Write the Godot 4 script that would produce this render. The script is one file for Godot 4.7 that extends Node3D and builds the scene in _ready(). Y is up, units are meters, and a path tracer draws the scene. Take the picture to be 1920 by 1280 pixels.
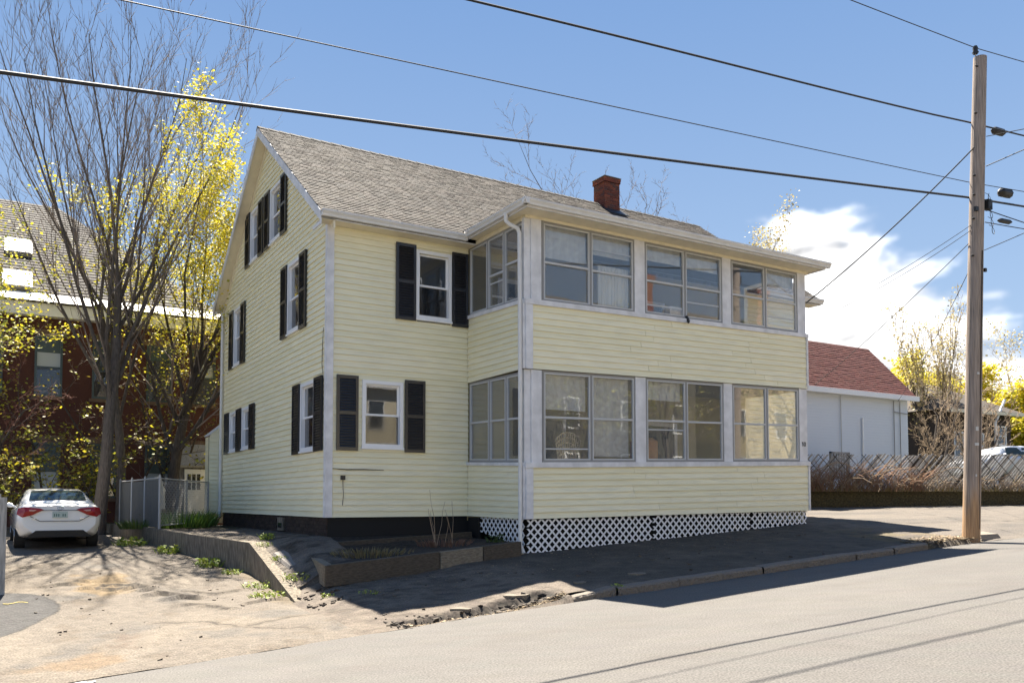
extends Node3D
# A yellow clapboard house on a sloping street corner. x runs along the street, z towards it, y is up; y = 0 is the bottom edge of the siding.

class MB:
	var v := PackedVector3Array()
	var n := PackedVector3Array()
	var c := PackedColorArray()
	var t := PackedInt32Array()
	var col := Color.WHITE
	func tri(a: Vector3, b: Vector3, d: Vector3) -> void:
		var nn := (d - a).cross(b - a).normalized()
		var k := v.size()
		v.append(a); v.append(b); v.append(d)
		for i in 3:
			n.append(nn); c.append(col); t.append(k + i)
	func quad(a: Vector3, b: Vector3, d: Vector3, e: Vector3) -> void:
		var nn := (d - a).cross(b - a).normalized()
		var k := v.size()
		v.append(a); v.append(b); v.append(d); v.append(e)
		for i in 4:
			n.append(nn); c.append(col)
		t.append(k); t.append(k + 1); t.append(k + 2); t.append(k); t.append(k + 2); t.append(k + 3)
	# eight corners: p[0..3] one face, p[4..7] the opposite one, same order
	func hexa(p: Array) -> void:
		var mid := Vector3.ZERO
		for q in p: mid += q
		mid /= 8.0
		for f in [[0, 1, 2, 3], [4, 5, 6, 7], [0, 1, 5, 4], [1, 2, 6, 5], [2, 3, 7, 6], [3, 0, 4, 7]]:
			var a: Vector3 = p[f[0]]
			var b: Vector3 = p[f[1]]
			var d: Vector3 = p[f[2]]
			var e: Vector3 = p[f[3]]
			var nn := (d - a).cross(e - b)
			if nn.dot((a + b + d + e) * 0.25 - mid) > 0.0:
				quad(a, e, d, b)
			else:
				quad(a, b, d, e)
	func box(lo: Vector3, hi: Vector3) -> void:
		hexa([Vector3(lo.x, lo.y, lo.z), Vector3(hi.x, lo.y, lo.z), Vector3(hi.x, hi.y, lo.z), Vector3(lo.x, hi.y, lo.z), Vector3(lo.x, lo.y, hi.z), Vector3(hi.x, lo.y, hi.z), Vector3(hi.x, hi.y, hi.z), Vector3(lo.x, hi.y, hi.z)])
	func cbox(mid: Vector3, size: Vector3, b := Basis.IDENTITY) -> void:
		var p := []
		for z in [-0.5, 0.5]:
			for xy in [[-0.5, -0.5], [0.5, -0.5], [0.5, 0.5], [-0.5, 0.5]]:
				p.append(mid + b * Vector3(xy[0] * size.x, xy[1] * size.y, z * size.z))
		hexa(p)
	# a bar of rectangular section from a to b
	func bar(a: Vector3, b: Vector3, w: float, h: float, up := Vector3.UP) -> void:
		var d := (b - a).normalized()
		var s := d.cross(up).normalized() * w * 0.5
		var u := s.cross(d).normalized() * h * 0.5
		hexa([a - s - u, a + s - u, a + s + u, a - s + u, b - s - u, b + s - u, b + s + u, b - s + u])
	func tube(pts: Array, radii: Array, sides := 6, cap := true) -> void:
		var m := pts.size()
		if m < 2: return
		var k := v.size()
		var dir: Vector3 = (pts[1] - pts[0]).normalized()
		var ref := Vector3.UP if absf(dir.y) < 0.9 else Vector3.RIGHT
		var s := dir.cross(ref).normalized()
		for i in m:
			var d: Vector3
			if i == 0: d = pts[1] - pts[0]
			elif i == m - 1: d = pts[i] - pts[i - 1]
			else: d = pts[i + 1] - pts[i - 1]
			d = d.normalized()
			s = (s - d * s.dot(d)).normalized()
			var u := d.cross(s)
			for j in sides:
				var a := TAU * j / sides
				var o := s * cos(a) + u * sin(a)
				v.append(pts[i] + o * radii[i]); n.append(o); c.append(col)
		for i in m - 1:
			for j in sides:
				var a := k + i * sides + j
				var b := k + i * sides + (j + 1) % sides
				t.append(a); t.append(a + sides); t.append(b)
				t.append(b); t.append(a + sides); t.append(b + sides)
		if cap:
			for e in [0, m - 1]:
				for j in sides - 2:
					t.append(k + e * sides); t.append(k + e * sides + j + 1); t.append(k + e * sides + j + 2)
	func mesh() -> ArrayMesh:
		var m := ArrayMesh.new()
		var a := []
		a.resize(Mesh.ARRAY_MAX)
		a[Mesh.ARRAY_VERTEX] = v; a[Mesh.ARRAY_NORMAL] = n; a[Mesh.ARRAY_COLOR] = c; a[Mesh.ARRAY_INDEX] = t
		m.add_surface_from_arrays(Mesh.PRIMITIVE_TRIANGLES, a)
		return m

var M := {}
var rng := RandomNumberGenerator.new()
var used := {}
var nz := FastNoiseLite.new()

func numbered(called: String) -> String:
	var k: int = used.get(called, 0)
	used[called] = k + 1
	return called if k == 0 else "%s_%03d" % [called, k]
func part(parent: Node, called: String, g, m: Material) -> MeshInstance3D:
	var o := MeshInstance3D.new()
	o.name = called
	o.mesh = g.mesh() if g is MB else g
	o.material_override = m
	parent.add_child(o, true)
	return o
func joint(parent: Node, called: String, at := Vector3.ZERO) -> Node3D:
	var o := Node3D.new()
	o.name = called
	o.position = at
	parent.add_child(o, true)
	return o
func tag(o: Node, label: String, category: String, group := "") -> void:
	o.set_meta("label", label)
	o.set_meta("category", category)
	if group: o.set_meta("group", group)
func thing(called: String, label: String, category: String, at := Vector3.ZERO, turn := 0.0, group := "") -> Node3D:
	var o := Node3D.new()
	o.name = numbered(called)
	add_child(o)
	o.position = at
	o.rotation.y = turn
	tag(o, label, category, group)
	return o
func one(called: String, label: String, category: String, g, m: Material, at := Vector3.ZERO, group := "") -> MeshInstance3D:
	var o := part(self, numbered(called), g, m)
	o.position = at
	tag(o, label, category, group)
	return o
func structure(called: String, g, m: Material) -> MeshInstance3D:
	var o := part(self, numbered(called), g, m)
	o.set_meta("kind", "structure")
	return o
func stuff(called: String, label: String, category: String, g, m: Material) -> MeshInstance3D:
	var o := one(called, label, category, g, m)
	o.set_meta("kind", "stuff")
	return o

# ---------------------------------------------------------------- materials
func lin(r: float, g: float, b: float) -> Color:
	return Color(r, g, b).linear_to_srgb()
# a seamless grey texture whose values run from lo to hi (linear reflectance factors)
func grain(sd: int, freq: float, lo: float, hi: float, octaves := 3, size := 256, power := 1.0, kind := FastNoiseLite.TYPE_SIMPLEX_SMOOTH) -> ImageTexture:
	var f := FastNoiseLite.new()
	f.seed = sd
	f.noise_type = kind
	f.frequency = freq
	f.fractal_octaves = octaves
	var src := f.get_seamless_image(size, size)
	var im := Image.create(size, size, true, Image.FORMAT_RGB8)
	for y in size:
		for x in size:
			var k := lo + (hi - lo) * pow(src.get_pixel(x, y).r, power)
			var s := pow(clampf(k, 0.0, 1.0), 1.0 / 2.2)
			im.set_pixel(x, y, Color(s, s, s))
	im.generate_mipmaps()
	return ImageTexture.create_from_image(im)
func bumps(sd: int, freq: float, octaves := 3, size := 256) -> ImageTexture:
	var f := FastNoiseLite.new()
	f.seed = sd
	f.noise_type = FastNoiseLite.TYPE_SIMPLEX_SMOOTH
	f.frequency = freq
	f.fractal_octaves = octaves
	return ImageTexture.create_from_image(f.get_seamless_image(size, size))
func mat(called: String, color: Color, rough := 0.8, tex: Texture2D = null, scale := Vector3.ONE, bump: Texture2D = null, bump_cm := 0.3, vcol := false) -> StandardMaterial3D:
	var m := StandardMaterial3D.new()
	m.resource_name = called
	m.albedo_color = color
	m.roughness = rough
	m.vertex_color_use_as_albedo = vcol
	if tex or bump:
		m.uv1_triplanar = true
		m.uv1_world_triplanar = true
		m.uv1_triplanar_sharpness = 4.0
		m.uv1_scale = scale
	if tex: m.albedo_texture = tex
	if bump:
		m.heightmap_enabled = true
		m.heightmap_texture = bump
		m.heightmap_scale = bump_cm
	M[called] = m
	return m
func make_materials() -> void:
	var soft := grain(3, 0.012, 0.72, 1.0, 4)
	var fine := grain(4, 0.2, 0.55, 1.0, 2)
	var speck := grain(5, 0.16, 0.24, 1.0, 3, 512, 1.0)
	var wood := grain(6, 0.03, 0.45, 1.0, 5)
	var dirt := grain(8, 0.02, 0.74, 1.0, 5, 256, 0.35)
	var b_fine := bumps(9, 0.15)
	var b_mid := bumps(10, 0.04)
	mat("siding", lin(0.88, 0.82, 0.58), 0.5, dirt, Vector3(0.2, 2.6, 0.2))
	mat("siding_b", lin(0.865, 0.805, 0.56), 0.5, dirt, Vector3(0.17, 3.1, 0.17))
	mat("siding_c", lin(0.89, 0.83, 0.60), 0.5, dirt, Vector3(0.23, 2.2, 0.23))
	mat("sheathing", lin(0.30, 0.27, 0.17), 0.9)
	mat("white_trim", lin(0.78, 0.77, 0.78), 0.5, soft, Vector3(0.7, 0.7, 0.7))
	mat("cream_trim", lin(0.80, 0.72, 0.54), 0.55, dirt, Vector3(0.6, 0.6, 0.6))
	mat("vinyl", lin(0.80, 0.80, 0.81), 0.35)
	mat("aluminium", lin(0.50, 0.50, 0.50), 0.45)
	mat("dark_aluminium", lin(0.26, 0.255, 0.25), 0.5)
	mat("shutter_black", lin(0.022, 0.022, 0.026), 0.3)
	mat("foundation", lin(0.03, 0.02, 0.015), 0.9, fine, Vector3(1.3, 1.3, 1.3), b_mid, 2.0)
	mat("foundation_black", lin(0.005, 0.005, 0.006), 0.8, fine, Vector3(1.3, 1.3, 1.3))
	mat("lattice_white", lin(0.78, 0.78, 0.80), 0.5)
	mat("gutter_white", lin(0.72, 0.70, 0.67), 0.4, dirt, Vector3(0.5, 0.5, 0.5))
	mat("shingle", Color.WHITE, 0.9, fine, Vector3(2.0, 2.0, 2.0), b_fine, 0.5, true)
	mat("brick", Color.WHITE, 0.9, fine, Vector3(2.5, 2.5, 2.5), b_fine, 0.4, true)
	mat("mortar", lin(0.24, 0.21, 0.18), 0.95)
	mat("interior_wall", lin(0.34, 0.285, 0.13), 0.8)
	mat("interior_dark", lin(0.10, 0.09, 0.08), 0.9)
	mat("interior_floor", lin(0.07, 0.06, 0.05), 0.7)
	mat("interior_ceiling", lin(0.30, 0.27, 0.21), 0.8)
	var g := mat("glass", Color(0.6, 0.65, 0.7, 0.05), 0.02)
	g.transparency = BaseMaterial3D.TRANSPARENCY_ALPHA
	g.metallic_specular = 0.5
	var wavy := FastNoiseLite.new()
	wavy.seed = 31
	wavy.frequency = 0.012
	wavy.fractal_octaves = 2
	var wi := wavy.get_seamless_image(256, 256)
	wi.convert(Image.FORMAT_RGBA8)
	wi.bump_map_to_normal_map(6.0)
	g.normal_enabled = true
	g.normal_texture = ImageTexture.create_from_image(wi)
	g.normal_scale = 0.006
	g.uv1_triplanar = true
	g.uv1_world_triplanar = true
	g.uv1_scale = Vector3(0.35, 0.6, 0.35)
	var gs := mat("screen_glass", Color(0.10, 0.10, 0.11, 0.45), 0.05)
	gs.transparency = BaseMaterial3D.TRANSPARENCY_ALPHA
	var sh := mat("shade_cloth", lin(0.66, 0.65, 0.60), 0.9, soft, Vector3(1.5, 1.5, 1.5))
	sh.backlight_enabled = true
	sh.backlight = Color(0.4, 0.4, 0.37)
	var cu := mat("curtain", lin(0.72, 0.68, 0.58), 0.9)
	cu.backlight_enabled = true
	cu.backlight = Color(0.4, 0.38, 0.32)
	mat("wicker", lin(0.62, 0.50, 0.32), 0.7)
	mat("cardboard", lin(0.42, 0.20, 0.07), 0.9)
	mat("black_plastic", lin(0.015, 0.015, 0.016), 0.5)
	mat("road", Color.WHITE, 0.92, speck, Vector3(0.42, 0.42, 0.42), b_fine, 0.6, true)
	mat("asphalt_old", Color.WHITE, 0.95, speck, Vector3(0.36, 0.36, 0.36), b_fine, 1.2, true)
	mat("soil", Color.WHITE, 1.0, speck, Vector3(0.9, 0.9, 0.9), b_mid, 4.0, true)
	mat("concrete", Color.WHITE, 0.9, speck, Vector3(0.6, 0.6, 0.6), b_fine, 1.0, true)
	mat("stained_concrete", lin(0.30, 0.25, 0.185), 0.92, grain(21, 0.03, 0.25, 1.0, 5), Vector3(1.4, 0.35, 1.4), b_fine, 1.4)
	mat("granite", lin(0.27, 0.225, 0.18), 0.85, speck, Vector3(1.2, 1.2, 1.2), b_mid, 3.0)
	mat("timber", lin(0.10, 0.078, 0.055), 0.9, wood, Vector3(1.0, 3.5, 1.0), b_mid, 1.0)
	mat("timber_pale", lin(0.24, 0.20, 0.145), 0.9, wood, Vector3(1.0, 3.0, 1.0), b_mid, 1.0)
	mat("pole_wood", Color.WHITE, 0.9, grain(23, 0.035, 0.3, 1.0, 5, 256, 0.8), Vector3(4.0, 0.12, 4.0), wood, 3.0, true)
	mat("grey_wood", lin(0.46, 0.44, 0.41), 0.9, wood, Vector3(2.4, 0.3, 2.4), wood, 0.8)
	mat("cable", lin(0.02, 0.02, 0.022), 0.7)
	mat("privacy_slat", lin(0.13, 0.13, 0.125), 0.7)
	mat("steel", lin(0.36, 0.36, 0.36), 0.5)
	mat("bark", lin(0.135, 0.108, 0.088), 0.95, wood, Vector3(2.0, 0.5, 2.0), b_mid, 2.0)
	mat("bark_dark", lin(0.085, 0.066, 0.052), 0.95, wood, Vector3(2.0, 0.5, 2.0), b_mid, 2.0)
	mat("twig", lin(0.19, 0.15, 0.125), 0.95)
	mat("twig_tan", lin(0.36, 0.27, 0.18), 0.95)
	mat("twig_rust", lin(0.26, 0.155, 0.10), 0.95)
	mat("twig_red", lin(0.17, 0.075, 0.05), 0.95)
	for a in [["leaf", 0.45], ["grass", 0.35]]:
		var l := mat(a[0], Color.WHITE, 0.6, null, Vector3.ONE, null, 0.0, true)
		l.backlight_enabled = true
		l.backlight = Color(a[1], a[1], a[1]) * 1.8
	mat("litter", Color.WHITE, 0.9, null, Vector3.ONE, null, 0.0, true)
	mat("brick_wall", lin(0.105, 0.038, 0.028), 0.9, fine, Vector3(1.6, 4.5, 1.6), b_mid, 1.0)
	mat("sandstone", lin(0.16, 0.105, 0.075), 0.9, soft)
	mat("slate_roof", Color.WHITE, 0.9, fine, Vector3(1.2, 1.2, 1.2), b_fine, 0.6, true)
	mat("white_paint", lin(0.80, 0.80, 0.80), 0.6)
	mat("white_siding", lin(0.60, 0.635, 0.69), 0.6)
	mat("red_roof", Color.WHITE, 0.9, fine, Vector3(1.5, 1.5, 1.5), b_fine, 0.6, true)
	mat("brown_wall", lin(0.05, 0.035, 0.027), 0.9, soft)
	mat("tan_wall", lin(0.52, 0.42, 0.24), 0.7, soft, Vector3(0.3, 0.3, 0.3))
	mat("olive_wall", lin(0.10, 0.09, 0.062), 0.7, soft, Vector3(0.3, 0.3, 0.3))
	mat("window_dark", lin(0.02, 0.025, 0.03), 0.05)
	mat("window_green", lin(0.045, 0.07, 0.075), 0.3)
	mat("window_pale", lin(0.42, 0.46, 0.48), 0.3)
	mat("shed_wall", lin(0.24, 0.23, 0.22), 0.9, wood, Vector3(2.0, 0.5, 2.0))
	mat("moss_stone", lin(0.13, 0.105, 0.05), 0.95, grain(22, 0.05, 0.2, 1.0, 4), Vector3(1, 1, 1), b_mid, 4.0)
	var cp := mat("car_white", lin(0.78, 0.78, 0.77), 0.25)
	cp.clearcoat_enabled = true
	cp.clearcoat = 1.0
	cp.clearcoat_roughness = 0.03
	var cb := mat("car_silver", lin(0.5, 0.53, 0.58), 0.3)
	cb.clearcoat_enabled = true
	mat("car_black", lin(0.012, 0.012, 0.012), 0.6)
	mat("tyre", lin(0.018, 0.018, 0.018), 0.9)
	mat("chrome", lin(0.6, 0.6, 0.62), 0.2).metallic = 0.9
	mat("tail_red", lin(0.30, 0.010, 0.012), 0.12)
	mat("tail_pale", lin(0.55, 0.30, 0.28), 0.12)
	mat("plate", lin(0.40, 0.48, 0.44), 0.5)
	mat("plate_green", lin(0.06, 0.14, 0.12), 0.5)
	mat("car_glass", lin(0.03, 0.045, 0.045), 0.03)
	mat("statue", lin(0.6, 0.6, 0.58), 0.8)
	mat("paint_yellow", lin(0.55, 0.44, 0.12), 0.8)
	mat("paint_white", lin(0.62, 0.62, 0.60), 0.8)

# ---------------------------------------------------------------- camera, sky, sun
const CLOUD_TURN := 1.94
const EXPOSURE := 5.1
func make_view() -> void:
	var cam := Camera3D.new()
	cam.name = "camera"
	cam.projection = Camera3D.PROJECTION_FRUSTUM
	cam.near = 0.1
	cam.far = 1200.0
	cam.size = 1280.0 / 1585.94 * 0.1
	cam.frustum_offset = Vector2(0.0, (866.13 - 640.0) / 1585.94 * 0.1)
	add_child(cam)
	cam.position = Vector3(-5.7796, 0.3414, 17.0092)
	cam.rotation = Vector3(0.0457418, -0.5432128, -0.0009485)
	cam.current = true
	var e := Environment.new()
	e.background_mode = Environment.BG_SKY
	e.tonemap_mode = Environment.TONE_MAPPER_LINEAR
	e.tonemap_exposure = EXPOSURE
	e.sdfgi_enabled = true
	e.ssao_enabled = true
	e.ssil_enabled = true
	var sky := Sky.new()
	var pm := PanoramaSkyMaterial.new()
	pm.panorama = ImageTexture.create_from_image(sky_image())
	sky.sky_material = pm
	e.sky = sky
	var we := WorldEnvironment.new()
	we.name = "environment"
	we.environment = e
	add_child(we)
	var sun := DirectionalLight3D.new()
	sun.name = "sun"
	sun.light_energy = 1.3
	sun.light_color = Color(1.0, 0.965, 0.905)
	sun.light_angular_distance = 0.5
	sun.shadow_enabled = true
	add_child(sun)
	sun.look_at_from_position(Vector3(0.08, 1.0, -0.62) * 50.0, Vector3.ZERO)
func sky_image() -> Image:
	var w := 2048
	var h := 1024
	var im := Image.create(w, h, false, Image.FORMAT_RGBF)
	im.fill(Color(0.13, 0.12, 0.11))
	var f := FastNoiseLite.new()
	f.seed = 27
	f.noise_type = FastNoiseLite.TYPE_SIMPLEX_SMOOTH
	f.frequency = 1.0
	f.fractal_octaves = 6
	f.fractal_gain = 0.55
	var big := FastNoiseLite.new()
	big.seed = 14
	big.frequency = 1.0
	big.fractal_octaves = 2
	for j in h / 2:
		var up := (0.5 - (j + 0.5) / h) * PI
		var y := sin(up)
		var r := cos(up)
		var deg := rad_to_deg(up)
		var s := pow(clampf(1.0 - deg / 75.0, 0.0, 1.0), 2.6)
		var blue := Color(0.0225, 0.055, 0.128).lerp(Color(0.115, 0.152, 0.195), s)
		# cumulus low over the horizon, clear above
		for i in w:
			var a := (i + 0.5) / w * TAU - PI + CLOUD_TURN
			var c := blue
			if deg < 27.0:
				var x := sin(a) * r
				var z := -cos(a) * r
				var wx := x + 0.05 * f.get_noise_3d(x * 6.0, y * 9.0 + 5.0, z * 6.0)
				var hump := big.get_noise_3d(wx * 1.9, 0.3, z * 1.9)
				var body := f.get_noise_3d(wx * 3.4, y * 8.0, z * 3.4)
				var fluff := f.get_noise_3d(wx * 11.0, y * 22.0, z * 11.0)
				var top := 10.6 + 13.0 * hump
				var k := 0.10 + 0.55 * body + 0.20 * fluff + 0.30 * hump - 0.75 * smoothstep(top - 5.0, top + 7.0, deg)
				var cover := smoothstep(-0.06, 0.20, k)
				if cover > 0.0:
					var above := f.get_noise_3d(wx * 3.4, (y + 0.03) * 8.0, z * 3.4) + 0.4 * f.get_noise_3d(wx * 11.0, (y + 0.012) * 22.0, z * 11.0)
					var tone := clampf(0.245 + 0.50 * (body + 0.4 * fluff - above) + 0.10 * k + 0.003 * deg, 0.13, 0.52)
					c = c.lerp(Color(tone, tone * 0.99, tone * 0.985), cover * 0.96)
			im.set_pixel(i, j, c)
	return im

# ---------------------------------------------------------------- the lie of the land
func road_edge(x: float) -> float:
	if x < 0.0: return -1.36 + 0.07 * maxf(x, -60.0)
	if x < 13.0: return -1.36 + 0.059 * x
	return -0.593 + 0.03 * (minf(x, 80.0) - 13.0)
func road_y(x: float, z: float) -> float:
	return road_edge(x) + 0.025 * clampf(z - 6.1, 0.0, 5.0) - 0.008 * clampf(z - 11.1, 0.0, 5.0)
func kerbed(x: float) -> float:
	return smoothstep(0.6, 2.0, x) * smoothstep(13.6, 12.2, x)
func verge_y(x: float, z: float) -> float:
	return road_edge(x) + 0.015 + 0.085 * kerbed(x) + 0.09 * clampf(6.1 - z, 0.0, 3.6) + 0.03 * clampf(2.5 - z, 0.0, 12.0)
func wall_x(z: float) -> float:
	if z < -5.4: return lerpf(-3.06, -2.5, clampf((z + 10.9) / 5.5, 0, 1))
	if z < -0.5: return lerpf(-2.5, -1.45, (z + 5.4) / 4.9)
	return lerpf(-1.45, -1.55, clampf((z + 0.5) / 3.5, 0, 1))
func wall_top(z: float) -> float:
	if z < -5.4: return -0.33
	if z < -0.5: return lerpf(-0.35, -0.50, (z + 5.4) / 4.9)
	return lerpf(-0.50, -1.33, clampf((z + 0.5) / 3.5, 0, 1))
func drive_y(x: float, z: float) -> float:
	var side := 0.012 * (x + 1.6)
	if z > 3.0: return lerpf(-1.36 + 0.035 * (x + 1.6), road_edge(x) + 0.015, clampf((z - 3.0) / 3.1, 0, 1))
	if z > -0.3: return lerpf(-1.14 + side, -1.36 + 0.035 * (x + 1.6), (z + 0.3) / 3.3)
	if z > -5.0: return lerpf(-0.76, -1.14 + side, (z + 5.0) / 4.7)
	return lerpf(-0.50, -0.76, clampf((z + 14.0) / 9.0, 0, 1))
func yard_y(x: float, z: float) -> float:
	var wx := wall_x(z)
	var near := wall_top(z) - 0.04
	var far := -0.40
	if z > 0.2: far = lerpf(-0.41, -0.94, clampf((z - 0.2) / 2.8, 0, 1))
	return lerpf(near, far, smoothstep(0.0, 1.0, clampf((x - wx) / 1.0, 0, 1)))
func ground_y(x: float, z: float) -> float:
	if z > 6.1: return road_y(x, z)
	if x > 3.3 and z > -0.2 or x > 15.0:
		return verge_y(x, z)
	if z < 2.4:
		if x < wall_x(z): return drive_y(x, z)
		if x < 0.05: return yard_y(x, z)
		if z > -0.2: return lerpf(-0.41, verge_y(x, 2.4), clampf(z / 2.4, 0, 1))
		return -0.45
	if z < 3.0 and x < wall_x(z): return drive_y(x, z)
	var a := drive_y(x, z)
	var b := verge_y(x, z)
	var t := smoothstep(-1.75, -0.75, x)
	return lerpf(a, b, t)

func sheet(called: String, x0: float, x1: float, z0: float, z1: float, step: float, height: Callable, color: Callable, keep: Callable, m: Material, kind := "structure") -> MeshInstance3D:
	var g := MB.new()
	var nx := int(ceil((x1 - x0) / step)) + 1
	var nzz := int(ceil((z1 - z0) / step)) + 1
	var idx := PackedInt32Array()
	idx.resize(nx * nzz)
	for j in nzz:
		for i in nx:
			var x := minf(x0 + i * step, x1)
			var z := minf(z0 + j * step, z1)
			var y: float = height.call(x, z)
			var e := 0.06
			var nn := Vector3(height.call(x - e, z) - height.call(x + e, z), 2.0 * e, height.call(x, z - e) - height.call(x, z + e)).normalized()
			idx[j * nx + i] = g.v.size()
			g.v.append(Vector3(x, y, z)); g.n.append(nn); g.c.append(color.call(x, z))
	for j in nzz - 1:
		for i in nx - 1:
			var x := x0 + (i + 0.5) * step
			var z := z0 + (j + 0.5) * step
			if not keep.call(x, z): continue
			var a := idx[j * nx + i]
			var b := idx[j * nx + i + 1]
			var c := idx[(j + 1) * nx + i + 1]
			var d := idx[(j + 1) * nx + i]
			g.t.append(a); g.t.append(b); g.t.append(c); g.t.append(a); g.t.append(c); g.t.append(d)
	return structure(called, g, m)

func n2(x: float, z: float, f: float) -> float:
	return nz.get_noise_2d(x * f, z * f)
# distance to a wandering line, for cracks
func crack(x: float, z: float, pts: Array) -> float:
	var best := 9.0
	var wx := x + 0.10 * n2(x + 31.0, z, 2.1)
	var wz := z + 0.10 * n2(x, z + 57.0, 2.1)
	for i in pts.size() - 1:
		var a: Vector2 = pts[i]
		var b: Vector2 = pts[i + 1]
		var q := Geometry2D.get_closest_point_to_segment(Vector2(wx, wz), a, b)
		best = minf(best, q.distance_to(Vector2(wx, wz)))
	return best
const CRACKS := [
	[[-4.2, -0.15], [-3.9, 0.05], [-3.62, 0.4], [-3.45, 0.8], [-3.38, 1.22], [-3.11, 1.71], [-2.9, 1.8]],
	[[-4.9, -0.25], [-4.7, -0.45], [-4.48, -0.8]],
	[[-4.15, -0.2], [-4.3, 0.1], [-4.05, 0.3], [-3.75, 0.35]],
	[[-3.1, 2.3], [-2.85, 2.6], [-2.63, 3.1]],
	[[-2.2, 2.75], [-2.0, 2.6], [-1.73, 2.65]],
	[[-5.2, -2.5], [-4.95, -2.65], [-4.7, -2.6]],
	[[-2.6, 4.4], [-1.9, 4.1], [-1.1, 4.5], [-0.2, 4.2], [0.6, 4.6]],
	[[-2.9, 1.2], [-2.5, 1.5], [-2.1, 1.4]],
	[[-1.4, 3.6], [-0.9, 3.9], [-0.3, 3.75], [0.5, 4.0]],
	[[-3.8, 3.5], [-3.1, 3.9], [-2.6, 4.6], [-2.0, 5.2]]]
var crack_pts := []
var e_fine := FastNoiseLite.new()
func drive_height(x: float, z: float) -> float:
	var y := ground_y(x, z) + 0.025 * n2(x, z, 0.5) + 0.012 * n2(x, z, 2.0)
	# a worn-through hollow with a lifted edge
	var d := Vector2((x + 4.1) * 1.2, (z + 0.35) * 0.7).length()
	y -= 0.06 * smoothstep(0.9, 0.2, d + 0.25 * n2(x, z, 1.3))
	if x > -5.5 and x < -1.5 and z > -3.2 and z < 3.6: y += heave(x, z)
	return y
# slabs of old asphalt lifted along the cracks: the far side of each stands proud
func heave(x: float, z: float) -> float:
	var wx := x + 0.10 * n2(x + 31.0, z, 2.1)
	var wz := z + 0.10 * n2(x, z + 57.0, 2.1)
	var up := 0.0
	for k in LIFTS.size():
		var pts: Array = crack_pts[LIFTS[k][0]]
		for i in pts.size() - 1:
			var q := Geometry2D.get_closest_point_to_segment(Vector2(wx, wz), pts[i], pts[i + 1])
			var d := q.distance_to(Vector2(wx, wz))
			if d < 0.5:
				var side := smoothstep(0.012, -0.012, wz - q.y)
				up = maxf(up, LIFTS[k][1] * side * smoothstep(0.45, 0.0, d))
	return up
const LIFTS := [[0, 0.075], [1, 0.05], [2, 0.05], [3, 0.035], [4, 0.04], [5, 0.05], [7, 0.03]]
func walk_height(x: float, z: float) -> float:
	if x > -1.2: return verge_height(x, z)
	return lerpf(drive_height(x, z), verge_height(x, z), smoothstep(-1.62, -1.2, x))
const PATCH := [[0.05, -5.75], [0.3, -5.35], [0.7, -5.1], [1.2, -4.95], [1.95, -4.99], [2.38, -5.18], [2.87, -5.42], [3.25, -5.75], [3.5, -6.0]]
func patch_edge(z: float) -> float:
	for i in PATCH.size() - 1:
		if z < PATCH[i + 1][0]: return lerpf(PATCH[i][1], PATCH[i + 1][1], clampf((z - PATCH[i][0]) / (PATCH[i + 1][0] - PATCH[i][0]), 0, 1))
	return -9.0
func drive_color(x: float, z: float) -> Color:
	var base := Color(0.215, 0.178, 0.140)
	var k := n2(x, z, 0.35)
	var c := base.lerp(Color(0.26, 0.215, 0.165), smoothstep(-0.1, 0.5, k))
	c = c.lerp(Color(0.17, 0.148, 0.125), smoothstep(0.1, 0.55, n2(x + 40.0, z, 0.55)))
	# bare sandy soil where the surface is gone
	var d := Vector2((x + 4.15) * 1.3, (z + 0.35) * 0.62).length() + 0.45 * n2(x, z, 1.2)
	c = c.lerp(Color(0.29, 0.20, 0.10), 0.9 * smoothstep(0.85, 0.5, d))
	var d2 := Vector2(x + 4.9, (z - 5.3) * 1.2).length() + 0.5 * n2(x + 9.0, z, 1.2)
	c = c.lerp(Color(0.25, 0.165, 0.09), 0.7 * smoothstep(0.6, 0.25, d2))
	var d3 := Vector2((x + 4.3) * 1.2, (z - 4.4) * 0.9).length() + 0.5 * n2(x + 9.0, z, 1.6)
	c = c.lerp(Color(0.17, 0.12, 0.085), 0.7 * smoothstep(0.45, 0.15, d3))
	c = c.lerp(Color(0.17, 0.13, 0.09), 0.55 * smoothstep(0.28, 0.5, n2(x - 17.0, z + 3.0, 1.1)))
	var cr := 9.0
	for p in crack_pts: cr = minf(cr, crack(x, z, p))
	c = c.lerp(Color(0.05, 0.04, 0.03), 0.92 * smoothstep(0.04, 0.012, cr))
	c = c.lerp(Color(0.13, 0.10, 0.07), 0.4 * smoothstep(0.16, 0.03, cr + 0.1 * n2(x, z, 4.0)))
	var wx := wall_x(z)
	if z < 3.2 and x > wx - 0.8:
		c = c.lerp(Color(0.18, 0.135, 0.075), 0.7 * smoothstep(0.35, 0.05, wx - x + 0.4 * n2(x, z, 1.5)))
	# the newer, darker patch beside the board fence
	if z > 0.05 and z < 3.6:
		var edge := patch_edge(z) + 0.06 * n2(0.0, z, 1.6)
		c = c.lerp(Color(0.088, 0.082, 0.078), smoothstep(0.02, -0.01, x - edge))
		c = c.lerp(Color(0.04, 0.035, 0.03), 0.9 * smoothstep(0.035, 0.01, absf(x - edge)))
	return c * (0.86 + 0.22 * n2(x, z, 5.0))
func verge_height(x: float, z: float) -> float:
	return ground_y(x, z) + 0.022 * n2(x + 5.0, z, 0.7) + 0.014 * n2(x, z, 2.6) * smoothstep(5.9, 5.3, z) - 0.10 * broken(x, z)
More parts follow.
